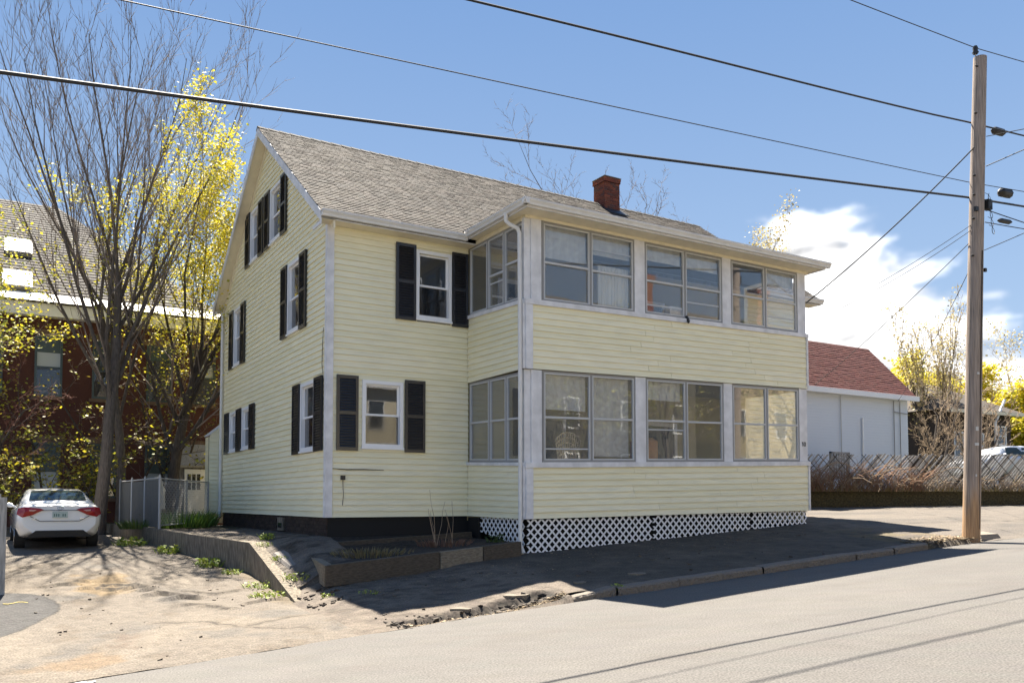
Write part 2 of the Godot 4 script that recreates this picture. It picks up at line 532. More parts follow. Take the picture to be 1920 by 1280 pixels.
# where the pavement edge has broken away
func broken(x: float, z: float) -> float:
	var edge := 5.66 - 0.10 * (x - 0.4) + 0.16 * n2(x, 3.0, 1.6)
	return smoothstep(-1.0, -0.6, x) * smoothstep(1.95, 1.6, x) * smoothstep(edge - 0.03, edge + 0.03, z) * smoothstep(6.12, 5.95, z)
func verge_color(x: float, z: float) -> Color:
	# dark old asphalt, house shade added to its colour before the porch, paler and sandy towards the driveway apron and round the pole
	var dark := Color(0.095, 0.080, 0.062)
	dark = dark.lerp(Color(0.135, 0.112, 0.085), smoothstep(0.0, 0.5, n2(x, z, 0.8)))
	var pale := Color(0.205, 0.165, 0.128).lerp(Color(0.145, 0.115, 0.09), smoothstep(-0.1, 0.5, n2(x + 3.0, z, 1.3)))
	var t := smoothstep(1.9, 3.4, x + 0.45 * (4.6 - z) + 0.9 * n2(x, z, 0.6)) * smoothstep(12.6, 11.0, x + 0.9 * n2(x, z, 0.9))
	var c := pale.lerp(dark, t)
	var cr := 9.0
	if x < 1.5:
		for p in crack_pts: cr = minf(cr, crack(x, z, p))
		c = c.lerp(Color(0.05, 0.04, 0.03), 0.85 * smoothstep(0.035, 0.008, cr))
	# dark streaks of tar and trodden soil across the apron
	if x < 2.0:
		var st := n2(x * 0.5 + z * 1.2, z * 2.2 - x * 0.9, 1.4)
		c = c.lerp(Color(0.10, 0.075, 0.055), 0.75 * smoothstep(0.12, 0.42, st) * smoothstep(-2.6, -1.2, x))
	var bk := broken(x, z)
	c = c.lerp(Color(0.07, 0.055, 0.04), 0.85 * bk)
	c = c.lerp(Color(0.018, 0.014, 0.011), 0.95 * smoothstep(0.5, 0.0, absf(bk - 0.45)))
	if x > 10.8:
		c = c.lerp(Color(0.17, 0.13, 0.06), 0.7 * smoothstep(0.05, 0.3, n2(x, z, 0.9) + 0.2) * smoothstep(14.0, 12.5, x) * smoothstep(3.2, 4.2, z))
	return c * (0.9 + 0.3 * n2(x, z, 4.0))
func side_color(x: float, z: float) -> Color:
	var c := Color(0.195, 0.165, 0.135).lerp(Color(0.14, 0.122, 0.105), smoothstep(-0.2, 0.5, n2(x * 0.6, z * 1.8, 0.35)))
	var d := absf(z - 2.9 - 0.25 * (x - 14.0) + 0.4 * n2(x, 0.0, 0.5))
	c = c.lerp(Color(0.07, 0.06, 0.05), 0.7 * smoothstep(0.09, 0.02, d))
	return c * (0.95 + 0.2 * n2(x, z, 3.0))
func yard_color(x: float, z: float) -> Color:
	var c := Color(0.17, 0.14, 0.115).lerp(Color(0.23, 0.195, 0.16), smoothstep(-0.2, 0.4, n2(x, z, 1.1)))
	c = c.lerp(Color(0.07, 0.055, 0.04), smoothstep(0.05, 0.4, n2(x + 7.0, z, 1.7)))
	if z < -6.0: c = c.lerp(Color(0.06, 0.055, 0.025), smoothstep(-6.0, -7.2, z + n2(x, z, 1.0)))
	return c * (0.9 + 0.3 * n2(x, z, 5.0))
func road_color(x: float, z: float) -> Color:
	var c := Color(0.164, 0.152, 0.139)
	c = c.lerp(Color(0.178, 0.164, 0.148), smoothstep(-0.3, 0.5, n2(x * 0.25, z, 0.5)))
	c = c.lerp(Color(0.156, 0.141, 0.127), smoothstep(0.1, 0.6, n2(x * 0.3 + 60.0, z, 0.8)))
	return c * (0.89 + 0.12 * n2(x, z, 4.0))
func make_ground() -> void:
	nz.seed = 5
	nz.frequency = 1.0
	nz.fractal_octaves = 3
	for p in CRACKS:
		var q := []
		for a in p: q.append(Vector2(a[0], a[1]))
		crack_pts.append(q)
	var far_h := func(x: float, z: float) -> float:
		var y := ground_y(clampf(x, -45.0, 60.0), clampf(z, -40.0, 16.0)) - 0.22 - (1.2 if x > -9.0 and x < 33.0 and z > -17.0 and z < 19.0 else 0.0)
		return y + 0.3 * n2(x, z, 0.02) * clampf((absf(x) - 60.0) / 60.0, 0, 1)
	var far_c := func(x: float, z: float) -> Color:
		return Color(0.07, 0.075, 0.03).lerp(Color(0.12, 0.10, 0.06), 0.5 + n2(x, z, 0.1))
	sheet("ground", -260, 260, -260, 260, 4.0, far_h, far_c, func(_x, _z): return true, M.soil)
	var yes := func(_x, _z): return true
	sheet("road", -40, 70, 6.1, 16.2, 0.2, func(x, z): return road_y(x, z) + 0.008 * n2(x, z, 0.4), road_color, yes, M.road)
	var dh := func(x: float, z: float) -> float: return drive_height(minf(x, wall_x(z) - 0.01) if z < 3.0 else x, z)
	var on_drive := func(x: float, z: float) -> bool: return x < (wall_x(z) + 0.02 if z < 3.0 else -1.55)
	sheet("driveway", -12.0, -1.2, -15.2, -2.2, 0.1, dh, drive_color, on_drive, M.asphalt_old)
	sheet("driveway", -6.0, -1.2, -2.2, 6.14, 0.035, dh, drive_color, on_drive, M.asphalt_old)
	sheet("driveway", -12.0, -6.0, -2.2, 6.14, 0.2, dh, drive_color, on_drive, M.asphalt_old)
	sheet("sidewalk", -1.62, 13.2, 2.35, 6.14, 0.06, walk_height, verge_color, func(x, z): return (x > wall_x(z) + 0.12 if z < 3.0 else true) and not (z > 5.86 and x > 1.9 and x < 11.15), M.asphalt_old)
	sheet("side_drive", 13.2, 34.0, -7.0, 6.14, 0.15, verge_height, side_color, yes, M.asphalt_old)
	sheet("side_drive", 11.9, 13.2, -7.0, 2.35, 0.15, verge_height, side_color, yes, M.asphalt_old)
	sheet("yard", -3.2, 0.1, -15.2, 2.38, 0.07, func(x, z): return ground_y(maxf(x, wall_x(z) + 0.01), z) + 0.02 * n2(x, z, 1.5), yard_color, func(x, z): return x > wall_x(z) + 0.03, M.soil)
	var bed := func(x: float, z: float) -> float: return ground_y(x, z) + 0.02 * n2(x, z, 2.0)
	sheet("yard", 0.1, 3.4, -0.3, 2.38, 0.1, bed, func(x, z): return Color(0.045, 0.035, 0.026) * (0.9 + 0.4 * n2(x, z, 3.0)), yes, M.soil)
	# the far pavement and front gardens across the street
	sheet("sidewalk", -40, 70, 16.2, 18.4, 1.0, func(x, z): return road_y(x, 16.2) + 0.12, func(_x, _z): return Color(0.22, 0.2, 0.18), func(x, _z): return absf(x + 5.8) > 0.0, M.concrete)
	# the raised lot behind the fence at the right
	var lot := func(x: float, z: float) -> bool: return (z + 4.4) < 0.593 * (x - 17.2) - 0.25
	sheet("lawn", 16.0, 72.0, -34.0, 5.0, 0.5, func(x, z): return 0.62 + 0.02 * clampf(x - 22.0, 0, 30) + 0.04 * n2(x, z, 0.4), func(x, z): return Color(0.10, 0.085, 0.04).lerp(Color(0.07, 0.09, 0.03), 0.5 + n2(x, z, 0.3)), lot, M.soil)

# ---------------------------------------------------------------- wall helpers: a wall is an origin, a direction along it and an outward direction
class Wall:
	var o: Vector3
	var u: Vector3
	var n: Vector3
	func _init(o_: Vector3, u_: Vector3, n_: Vector3) -> void:
		o = o_; u = u_; n = n_
	func p(uu: float, y: float, out: float) -> Vector3:
		return o + u * uu + Vector3.UP * y + n * out
	# a block between two uprights; its lower and upper edges may slope
	func block(g: MB, u0: float, u1: float, b0: float, b1: float, t0: float, t1: float, o0: float, o1: float) -> void:
		g.hexa([p(u0, b0, o0), p(u1, b1, o0), p(u1, t1, o0), p(u0, t0, o0), p(u0, b0, o1), p(u1, b1, o1), p(u1, t1, o1), p(u0, t0, o1)])
	func flat(g: MB, u0: float, u1: float, y0: float, y1: float, o0: float, o1: float) -> void:
		block(g, u0, u1, y0, y0, y1, y1, o0, o1)
	func ring(g: MB, u0: float, u1: float, b0: float, b1: float, t0: float, t1: float, w: float, o0: float, o1: float) -> void:
		var s := (b1 - b0) / (u1 - u0)
		var k := (t1 - t0) / (u1 - u0)
		block(g, u0, u0 + w, b0, b0 + s * w, t0, t0 + k * w, o0, o1)
		block(g, u1 - w, u1, b1 - s * w, b1, t1 - k * w, t1, o0, o1)
		block(g, u0 + w, u1 - w, b0 + s * w, b1 - s * w, b0 + s * w + w, b1 - s * w + w, o0, o1)
		block(g, u0 + w, u1 - w, t0 + k * w - w, t1 - k * w - w, t0 + k * w, t1 - k * w, o0, o1)

# lapped boards, each one a part; openings are [u0, u1, y0, y1]
func siding(parent: Node3D, w: Wall, rows: int, yl: Vector2, yr: Vector2, ua: float, ub: float, ext: Callable, openings: Array) -> void:
	var body := MB.new()
	var mats := [M.siding, M.siding_b, M.siding_c]
	for i in rows:
		var t0 := float(i) / rows
		var t1 := float(i + 1) / rows
		var lb := lerpf(yl.x, yl.y, t0)
		var lt := lerpf(yl.x, yl.y, t1)
		var rb := lerpf(yr.x, yr.y, t0)
		var rt := lerpf(yr.x, yr.y, t1)
		var e0: Vector2 = ext.call(lb)
		var e1: Vector2 = ext.call(lt)
		if e1.y - e1.x < 0.05: continue
		var segs := [[e0.x, e1.x, e0.y, e1.y]]
		for q in openings:
			var mid := (lb + lt) * 0.5
			if mid < q[2] or mid > q[3]: continue
			var next := []
			for s in segs:
				if q[0] > s[0] and q[1] < s[2]:
					next.append([s[0], s[1], q[0], q[0]])
					next.append([q[1], q[1], s[2], s[3]])
				else:
					next.append(s)
			segs = next
		# butt joints in long boards
		var cut := []
		for s in segs:
			var from: Array = s
			while from[2] - from[0] > 4.4:
				var x: float = from[0] + rng.randf_range(2.4, 3.9)
				cut.append([from[0], from[1], x - 0.003, x - 0.003])
				from = [x + 0.003, x + 0.003, from[2], from[3]]
			cut.append(from)
		segs = cut
		for s in segs:
			var f := func(x: float, a: float, b: float) -> float: return lerpf(a, b, clampf((x - ua) / (ub - ua), 0, 1))
			var g := MB.new()
			var wob := rng.randf_range(-0.0015, 0.0025)
			var ob := 0.031 + wob
			g.hexa([w.p(s[0], f.call(s[0], lb, rb), 0.0), w.p(s[2], f.call(s[2], lb, rb), 0.0), w.p(s[3], f.call(s[3], lt, rt), 0.0), w.p(s[1], f.call(s[1], lt, rt), 0.0),
				w.p(s[0], f.call(s[0], lb, rb), ob), w.p(s[2], f.call(s[2], lb, rb), ob + rng.randf_range(-0.002, 0.002)), w.p(s[3], f.call(s[3], lt, rt), 0.005), w.p(s[1], f.call(s[1], lt, rt), 0.005)])
			part(parent, "clapboard", g, mats[rng.randi() % 3])
			body.hexa([w.p(s[0], f.call(s[0], lb, rb), -0.12), w.p(s[2], f.call(s[2], lb, rb), -0.12), w.p(s[3], f.call(s[3], lt, rt), -0.12), w.p(s[1], f.call(s[1], lt, rt), -0.12),
				w.p(s[0], f.call(s[0], lb, rb), -0.001), w.p(s[2], f.call(s[2], lb, rb), -0.001), w.p(s[3], f.call(s[3], lt, rt), -0.001), w.p(s[1], f.call(s[1], lt, rt), -0.001)])
	part(parent, "sheathing", body, M.sheathing)

func hung_window(parent: Node3D, w: Wall, u0: float, u1: float, y0: float, y1: float, screen := true) -> Node3D:
	var o := joint(parent, "window")
	var g := MB.new()
	w.ring(g, u0, u1, y0 + 0.03, y0 + 0.03, y1, y1, 0.075, -0.10, 0.05)
	part(o, "casing", g, M.vinyl)
	g = MB.new()
	w.flat(g, u0 - 0.02, u1 + 0.02, y0 - 0.012, y0 + 0.032, -0.05, 0.075)
	part(o, "sill", g, M.vinyl)
	var a := u0 + 0.075
	var b := u1 - 0.075
	var m := (y0 + y1) * 0.5
	g = MB.new()
	w.ring(g, a, b, m - 0.02, m - 0.02, y1 - 0.075, y1 - 0.075, 0.042, -0.05, -0.015)
	part(o, "upper_sash", g, M.vinyl)
	g = MB.new()
	w.ring(g, a, b, y0 + 0.105, y0 + 0.105, m + 0.022, m + 0.022, 0.045, -0.088, -0.054)
	part(o, "lower_sash", g, M.vinyl)
	g = MB.new()
	w.flat(g, a + 0.042, b - 0.042, m + 0.022, y1 - 0.117, -0.034, -0.030)
	part(o, "pane", g, M.glass)
	g = MB.new()
	w.flat(g, a + 0.045, b - 0.045, y0 + 0.15, m - 0.023, -0.073, -0.069)
	part(o, "pane", g, M.glass)
	if screen:
		g = MB.new()
		w.flat(g, a + 0.01, b - 0.01, y0 + 0.11, m - 0.025, -0.046, -0.044)
		part(o, "insect_screen", g, M.screen_glass)
	return o

var slat_meshes := {}
func shutter(parent: Node3D, w: Wall, u0: float, u1: float, y0: float, y1: float) -> void:
	var o := joint(parent, "shutter")
	var g := MB.new()
	var m := (y0 + y1) * 0.5
	w.flat(g, u0, u0 + 0.06, y0, y1, 0.038, 0.078)
	w.flat(g, u1 - 0.06, u1, y0, y1, 0.038, 0.078)
	w.flat(g, u0 + 0.06, u1 - 0.06, y0, y0 + 0.07, 0.038, 0.077)
	w.flat(g, u0 + 0.06, u1 - 0.06, y1 - 0.07, y1, 0.038, 0.077)
	w.flat(g, u0 + 0.06, u1 - 0.06, m - 0.035, m + 0.035, 0.038, 0.077)
	w.flat(g, u0 + 0.06, u1 - 0.06, y0 + 0.07, y1 - 0.07, 0.038, 0.044)
	part(o, "shutter_frame", g, M.shutter_black)
	var wide := u1 - u0 - 0.12
	var key := "%.3f %.1f" % [wide, w.n.x]
	if not slat_meshes.has(key):
		var s := MB.new()
		var z := Wall.new(Vector3.ZERO, w.u, w.n)
		s.hexa([z.p(0, -0.024, 0.012), z.p(wide, -0.024, 0.012), z.p(wide, -0.018, 0.018), z.p(0, -0.018, 0.018), z.p(0, 0.018, -0.014), z.p(wide, 0.018, -0.014), z.p(wide, 0.024, -0.008), z.p(0, 0.024, -0.008)])
		slat_meshes[key] = s.mesh()
	for half in [[y0 + 0.07, m - 0.035], [m + 0.035, y1 - 0.07]]:
		var span: float = half[1] - half[0]
		var k := int(span / 0.057)
		for i in k:
			var sl := part(o, "slat", slat_meshes[key], M.shutter_black)
			sl.position = w.p(u0 + 0.06, half[0] + span * (i + 0.5) / k, 0.060)

# one bay of aluminium storm windows in a porch: outer frame, lights side by side, each with a meeting rail
func storm_bay(parent: Node3D, w: Wall, us: Array, b: Callable, t: Callable, meets: Array, extra: Array) -> void:
	var o := joint(parent, "window")
	var u0: float = us[0]
	var u1: float = us[-1]
	var g := MB.new()
	w.ring(g, u0, u1, b.call(u0), b.call(u1), t.call(u0), t.call(u1), 0.045, -0.07, -0.012)
	for i in range(1, us.size() - 1):
		var k: float = us[i]
		w.block(g, k - 0.03, k + 0.03, b.call(k) + 0.045, b.call(k) + 0.045, t.call(k) - 0.045, t.call(k) - 0.045, -0.068, -0.016)
	part(o, "window_frame", g, M.dark_aluminium)
	for i in us.size() - 1:
		var a: float = us[i] + (0.045 if i == 0 else 0.03)
		var c: float = us[i + 1] - (0.045 if i == us.size() - 2 else 0.03)
		var f: float = meets[i]
		var ba: float = b.call(a) + 0.045
		var bc: float = b.call(c) + 0.045
		var ta: float = t.call(a) - 0.045
		var tc: float = t.call(c) - 0.045
		var ma := lerpf(ba, ta, f)
		var mc := lerpf(bc, tc, f)
		g = MB.new()
		w.ring(g, a, c, ba, bc, ta, tc, 0.028, -0.052, -0.006)
		w.block(g, a + 0.028, c - 0.028, ma - 0.022, mc - 0.022, ma + 0.022, mc + 0.022, -0.05, -0.008)
		if extra[i] > 0.0:
			var xa := lerpf(ba, ta, extra[i])
			var xc := lerpf(bc, tc, extra[i])
			w.block(g, a + 0.028, c - 0.028, xa - 0.014, xc - 0.014, xa + 0.014, xc + 0.014, -0.066, -0.04)
		part(o, "sash", g, M.aluminium)
		for h in [[ma + 0.022, mc + 0.022, ta - 0.028, tc - 0.028, -0.032], [ba + 0.028, bc + 0.028, ma - 0.022, mc - 0.022, -0.042]]:
			g = MB.new()
			w.block(g, a + 0.028, c - 0.028, h[0], h[1], h[2], h[3], h[4] - 0.004, h[4])
			w.block(g, a + 0.028, c - 0.028, h[0], h[1], h[2], h[3], h[4] - 0.016, h[4] - 0.012)
			part(o, "pane", g, M.glass)

func gutter(parent: Node3D, a: Vector3, b: Vector3, out: Vector3, hgt := 0.12, dep := 0.12) -> void:
	# a K-profile trough: narrow foot, bulging front, rolled lip
	var g := MB.new()
	var prof := [[0.0, dep * 0.62, 0.0, hgt * 0.34, dep * 0.70], [0.0, dep * 0.70, hgt * 0.34, hgt * 0.72, dep * 0.97], [0.0, dep * 0.97, hgt * 0.72, hgt * 0.9, dep * 0.97], [0.0, dep, hgt * 0.9, hgt, dep]]
	for p in prof:
		var y0: Vector3 = Vector3.UP * p[2]
		var y1: Vector3 = Vector3.UP * p[3]
		g.hexa([a + y0, b + y0, b + y1, a + y1, a + y0 + out * p[1], b + y0 + out * p[1], b + y1 + out * p[4], a + y1 + out * p[4]])
	part(parent, "gutter", g, M.gutter_white)

const RIDGE_Y := 10.0
const RIDGE_Z := -4.75
const PITCH := 0.718
const BACK_Z := -9.7
const RIGHT_X := 14.72
func roof_y(z: float) -> float:
	return RIDGE_Y - PITCH * absf(z - RIDGE_Z)

func shingles(parent: Node3D, x0: float, x1: float, top: Vector3, down: Vector3, nrm: Vector3, length: float, tone: Array, m: Material, course := 0.128, tab := 0.24, vary := 0.25) -> void:
	# rows of tabs, each a little thicker at its lower edge than the one beneath
	var g := MB.new()
	var rows := int(length / course)
	for r in rows:
		var s0 := length * r / rows
		var s1 := length * (r + 1) / rows
		var x := x0 - rng.randf() * tab
		while x < x1:
			var wdt := tab * rng.randf_range(0.55, 1.15)
			var a := maxf(x, x0)
			var b := minf(x + wdt - 0.008, x1)
			x += wdt
			if b - a < 0.02: continue
			var k := rng.randf_range(1.0 - vary, 1.0 + vary)
			var base: Color = tone[rng.randi() % tone.size()]
			g.col = Color(base.r * k, base.g * k, base.b * k)
			var lift := rng.randf_range(0.011, 0.02)
			var p0 := top + Vector3.RIGHT * a + down * s0 + nrm * 0.003
			var p1 := top + Vector3.RIGHT * b + down * s0 + nrm * 0.003
			var e := rng.randf_range(-0.006, 0.006)
			var p2 := top + Vector3.RIGHT * b + down * (s1 + e) + nrm * lift
			var p3 := top + Vector3.RIGHT * a + down * (s1 + e) + nrm * lift
			g.quad(p0, p1, p2, p3)
			g.quad(p3, p2, p2 - nrm * (lift + 0.004), p3 - nrm * (lift + 0.004))
	var o := part(parent, "shingles", g, m)
	o.set_meta("kind", "stuff")

func brick_block(parent: Node3D, lo: Vector3, hi: Vector3, tones: Array) -> void:
	# courses of single bricks round a mortar core
	var core := MB.new()
	core.box(lo + Vector3(0.012, 0, 0.012), hi - Vector3(0.012, 0.004, 0.012))
	part(parent, "mortar_core", core, M.mortar)
	var rows := int(round((hi.y - lo.y) / 0.073))
	var hh := (hi.y - lo.y) / rows
	for r in rows:
		var y := lo.y + r * hh
		for f in 4:
			var along := Vector3.RIGHT if f < 2 else Vector3.BACK
			var from := lo if f == 0 or f == 2 else (Vector3(lo.x, lo.y, hi.z - 0.05) if f == 1 else Vector3(hi.x - 0.05, lo.y, lo.z))
			var full := (hi.x - lo.x) if f < 2 else (hi.z - lo.z)
			var s0 := 0.0 if f < 2 else 0.052
			var s1 := full if f < 2 else full - 0.052
			var x := s0 - (0.11 if r % 2 == 1 else 0.0)
			while x < s1 - 0.02:
				var a := maxf(x, s0)
				var b := minf(x + 0.208, s1)
				x += 0.218
				if b - a < 0.02: continue
				var g := MB.new()
				var t: Color = tones[rng.randi() % tones.size()]
				g.col = t * rng.randf_range(0.75, 1.2)
				var j := rng.randf_range(-0.002, 0.003)
				var p := from + along * a
				var size := (Vector3(b - a, hh - 0.011, 0.05) if f < 2 else Vector3(0.05, hh - 0.011, b - a))
				g.box(Vector3(p.x, y, p.z) - Vector3(j, 0, j), Vector3(p.x, y, p.z) + size + Vector3(j, 0, j))
				part(parent, "brick", g, M.brick)

func make_house() -> void:
	var h := thing("clapboard_house", "pale yellow clapboard house with black shutters and a glazed two-storey porch", "house")
	var F := Wall.new(Vector3.ZERO, Vector3.RIGHT, Vector3.BACK)
	var G := Wall.new(Vector3(0, 0, BACK_Z), Vector3.BACK, Vector3.LEFT)
	var gz := func(z: float) -> float: return z - BACK_Z
	# gable wall and its openings (z from, z to, y from, y to)
	var wins := [[-6.5, -5.62, 6.86, 8.30], [-4.5, -3.5, 6.86, 8.30], [-8.32, -7.45, 4.24, 5.94], [-2.86, -1.9, 4.26, 5.96], [-8.7, -7.82, 1.76, 2.94], [-7.2, -6.32, 1.76, 2.94], [-1.75, -0.74, 1.42, 2.97]]
	var shut := [[-7.0, -6.52, 6.84, 8.33], [-5.60, -5.13, 6.84, 8.33], [-4.99, -4.52, 6.84, 8.33], [-3.48, -3.01, 6.84, 8.33], [-8.82, -8.34, 4.22, 5.95], [-7.43, -6.96, 4.22, 5.95], [-3.37, -2.88, 4.24, 5.98], [-1.88, -1.40, 4.24, 5.98],
		[-9.28, -8.72, 1.74, 2.96], [-7.80, -7.22, 1.74, 2.96], [-6.30, -5.80, 1.74, 2.96], [-2.30, -1.77, 1.40, 2.99], [-0.72, -0.19, 1.40, 2.99]]
	var gw := joint(h, "gable_wall")
	var holes := []
	for q in wins: holes.append([gz.call(q[0]) + 0.02, gz.call(q[1]) - 0.02, q[2] + 0.02, q[3] - 0.02])
	var ext := func(y: float) -> Vector2:
		var d := (RIDGE_Y - 0.22 - y) / PITCH
		return Vector2(maxf(0.0, RIDGE_Z - d - BACK_Z), minf(-BACK_Z, RIDGE_Z + d - BACK_Z))
	siding(gw, G, 77, Vector2(0, 9.779), Vector2(0, 9.779), 0, 9.7, ext, holes)
	for q in wins: hung_window(h, G, gz.call(q[0]), gz.call(q[1]), q[2], q[3])
	for q in shut: shutter(h, G, gz.call(q[0]), gz.call(q[1]), q[2], q[3])
	# front wall left of the porch
	var fw := joint(h, "front_wall")
	siding(fw, F, 50, Vector2(0, 6.35), Vector2(0, 6.35), 0, 3.31, func(_y): return Vector2(0.0, 3.31), [[0.77, 1.67, 1.49, 2.9], [2.01, 2.85, 4.38, 5.9]])
	siding(joint(h, "front_wall"), F, 50, Vector2(0, 6.35), Vector2(0, 6.35), 0, 15, func(_y): return Vector2(11.86, RIGHT_X), [])
	hung_window(h, F, 0.747, 1.69, 1.456, 2.92)
	hung_window(h, F, 1.988, 2.868, 4.353, 5.921)
	shutter(h, F, 0.176, 0.651, 1.40, 2.99)
	shutter(h, F, 1.727, 2.209, 1.40, 2.985)
	shutter(h, F, 1.50, 1.976, 4.31, 6.007)
	shutter(h, F, 2.878, 3.285, 4.29, 5.99)
	# the rest of the shell
	var g := MB.new()
	g.box(Vector3(3.31, -0.1, -0.14), Vector3(11.86, 6.4, 0.0))
	g.box(Vector3(RIGHT_X - 0.14, -0.3, BACK_Z), Vector3(RIGHT_X, 6.4, -0.14))
	g.box(Vector3(0.13, -0.3, BACK_Z), Vector3(RIGHT_X - 0.14, 6.4, BACK_Z + 0.14))
	part(h, "shell_wall", g, M.interior_wall)
	g = MB.new()
	var ga := [Vector3(RIGHT_X, 6.4, BACK_Z + 0.1), Vector3(RIGHT_X, 6.4, -0.1), Vector3(RIGHT_X, RIDGE_Y - 0.2, RIDGE_Z)]
	var gb := []
	for q in ga: gb.append(q - Vector3(0.14, 0, 0))
	g.tri(ga[0], ga[1], ga[2]); g.tri(gb[0], gb[2], gb[1])
	part(h, "end_gable", g, M.siding)
	# rooms: floors and partitions that catch what light comes through the windows
	g = MB.new()
	for y in [0.02, 3.1, 6.25]:
		g.box(Vector3(0.14, y, BACK_Z + 0.14), Vector3(RIGHT_X - 0.14, y + 0.2, -0.15))
	part(h, "floor", g, M.interior_floor)
	g = MB.new()
	for y in [0.22, 3.3]:
		g.box(Vector3(0.14, y, -4.4), Vector3(4.3, y + 2.8, -4.3))
		g.box(Vector3(4.3, y, BACK_Z + 0.14), Vector3(4.4, y + 2.8, -0.15))
	part(h, "partition", g, M.interior_ceiling)
	# corner boards, frieze
	g = MB.new()
	g.box(Vector3(-0.046, 0, -0.10), Vector3(-0.001, 6.42, 0.046))
	g.box(Vector3(-0.001, 0, 0.001), Vector3(0.10, 6.36, 0.045))
	part(h, "corner_board", g, M.white_trim)
	g = MB.new()
	g.box(Vector3(-0.046, -0.0, BACK_Z - 0.03), Vector3(-0.001, 6.3, BACK_Z + 0.10))
	part(h, "corner_board", g, M.cream_trim)
	g = MB.new()
	g.box(Vector3(0.10, 6.18, 0.001), Vector3(3.28, 6.33, 0.044))
	part(h, "frieze", g, M.cream_trim)
	# foundation
	g = MB.new()
	g.box(Vector3(0.03, -0.9, BACK_Z + 0.03), Vector3(0.3, -0.002, -0.03))
	var fo := part(h, "foundation", g, M.foundation)
	for r in 6:
		var z := BACK_Z + 0.04 - (0.11 if r % 2 == 1 else 0.0)
		while z < -0.04:
			var z0 := maxf(z, BACK_Z + 0.04)
			var z1 := minf(z + 0.21, -0.032)
			z += 0.222
			if z1 - z0 < 0.03 or (z1 > -3.57 and z0 < -3.08): continue
			g = MB.new()
			var kk := rng.randf_range(0.6, 1.4)
			g.col = Color(0.048, 0.030, 0.022) * kk
			var jut := rng.randf_range(-0.003, 0.004)
			g.box(Vector3(0.012 + jut, -0.082 - r * 0.08, z0), Vector3(0.031, -0.014 - r * 0.08, z1))
			part(fo, "brick", g, M.brick)
	g = MB.new()
	g.box(Vector3(0.03, -1.0, -0.3), Vector3(RIGHT_X, -0.002, -0.028))
	part(h, "foundation", g, M.foundation_black)
	g = MB.new()
	g.box(Vector3(-0.03, -0.36, -3.55), Vector3(0.03, -0.05, -3.1))
	part(h, "basement_vent", g, M.stained_concrete)
	g = MB.new()
	g.box(Vector3(-0.036, -0.30, -3.48), Vector3(-0.028, -0.18, -3.17))
	part(h, "basement_vent", g, M.window_dark)
	# main roof
	var roof := joint(h, "roof")
	g = MB.new()
	for s in [1.0, -1.0]:
		var ez: float = RIDGE_Z + s * 5.15
		var a := [Vector3(-0.30, RIDGE_Y - 0.02, RIDGE_Z), Vector3(RIGHT_X + 0.3, RIDGE_Y - 0.02, RIDGE_Z), Vector3(RIGHT_X + 0.3, roof_y(ez) - 0.02, ez), Vector3(-0.30, roof_y(ez) - 0.02, ez)]
		var b := []
		for q in a: b.append(q - Vector3(0, 0.13, 0))
		g.hexa(a + b)
	part(roof, "roof_deck", g, M.sheathing)
	var cosp := 1.0 / sqrt(1.0 + PITCH * PITCH)
	var sinp := PITCH * cosp
	var tones := [Color(0.080, 0.063, 0.050), Color(0.068, 0.056, 0.046), Color(0.087, 0.068, 0.054), Color(0.060, 0.050, 0.042)]
	shingles(roof, -0.33, RIGHT_X + 0.33, Vector3(0, RIDGE_Y, RIDGE_Z), Vector3(0, -sinp, cosp), Vector3(0, cosp, sinp), 5.22 / cosp, tones, M.shingle, 0.128, 0.24, 0.16)
	g = MB.new()
	var x := -0.33
	while x < RIGHT_X + 0.3:
		g.col = tones[rng.randi() % 4] * rng.randf_range(0.45, 0.65)
		for s in [1.0, -1.0]:
			var d := Vector3(0, -sinp, cosp * s)
			var nn := Vector3(0, cosp, sinp * s)
			var o := Vector3(x, RIDGE_Y + 0.012, RIDGE_Z)
			g.hexa([o, o + Vector3(0.3, 0, 0), o + Vector3(0.3, 0, 0) + d * 0.15, o + d * 0.15, o + nn * 0.02, o + Vector3(0.3, 0.0, 0) + nn * 0.008, o + Vector3(0.3, 0, 0) + d * 0.15 + nn * 0.008, o + d * 0.15 + nn * 0.02])
		x += 0.28
	part(roof, "ridge_cap", g, M.shingle)
	# rake boards and soffits on the gable
	for s in [1.0, -1.0]:
		var ez: float = RIDGE_Z + s * 5.15
		g = MB.new()
		var top := Vector3(-0.325, RIDGE_Y - 0.015, RIDGE_Z)
		var low := Vector3(-0.325, roof_y(ez) - 0.015, ez)
		var dn := Vector3(0, -0.22, 0)
		var tk := Vector3(0.03, 0, 0)
		g.hexa([top, low, low + dn, top + dn, top + tk, low + tk, low + dn + tk, top + dn + tk])
		part(roof, "rake_board", g, M.white_trim)
		g = MB.new()
		top = Vector3(-0.295, RIDGE_Y - 0.16, RIDGE_Z)
		low = Vector3(-0.295, roof_y(ez) - 0.16, ez)
		tk = Vector3(0.30, 0, 0)
		dn = Vector3(0, -0.02, 0)
		g.hexa([top, low, low + tk, top + tk, top + dn, low + dn, low + tk + dn, top + tk + dn])
		part(roof, "soffit", g, M.cream_trim)
		g = MB.new()
		top = Vector3(-0.045, RIDGE_Y - 0.182, RIDGE_Z)
		low = Vector3(-0.045, roof_y(ez) - 0.182, ez)
		dn = Vector3(0, -0.17, 0)
		tk = Vector3(0.04, 0, 0)
		g.hexa([top, low, low + dn, top + dn, top + tk, low + tk, low + dn + tk, top + dn + tk])
		part(roof, "frieze", g, M.cream_trim)
		# boxed eave return
		g = MB.new()
		var z0 := minf(ez, ez - s * 0.5)
		var z1 := maxf(ez, ez - s * 0.5)
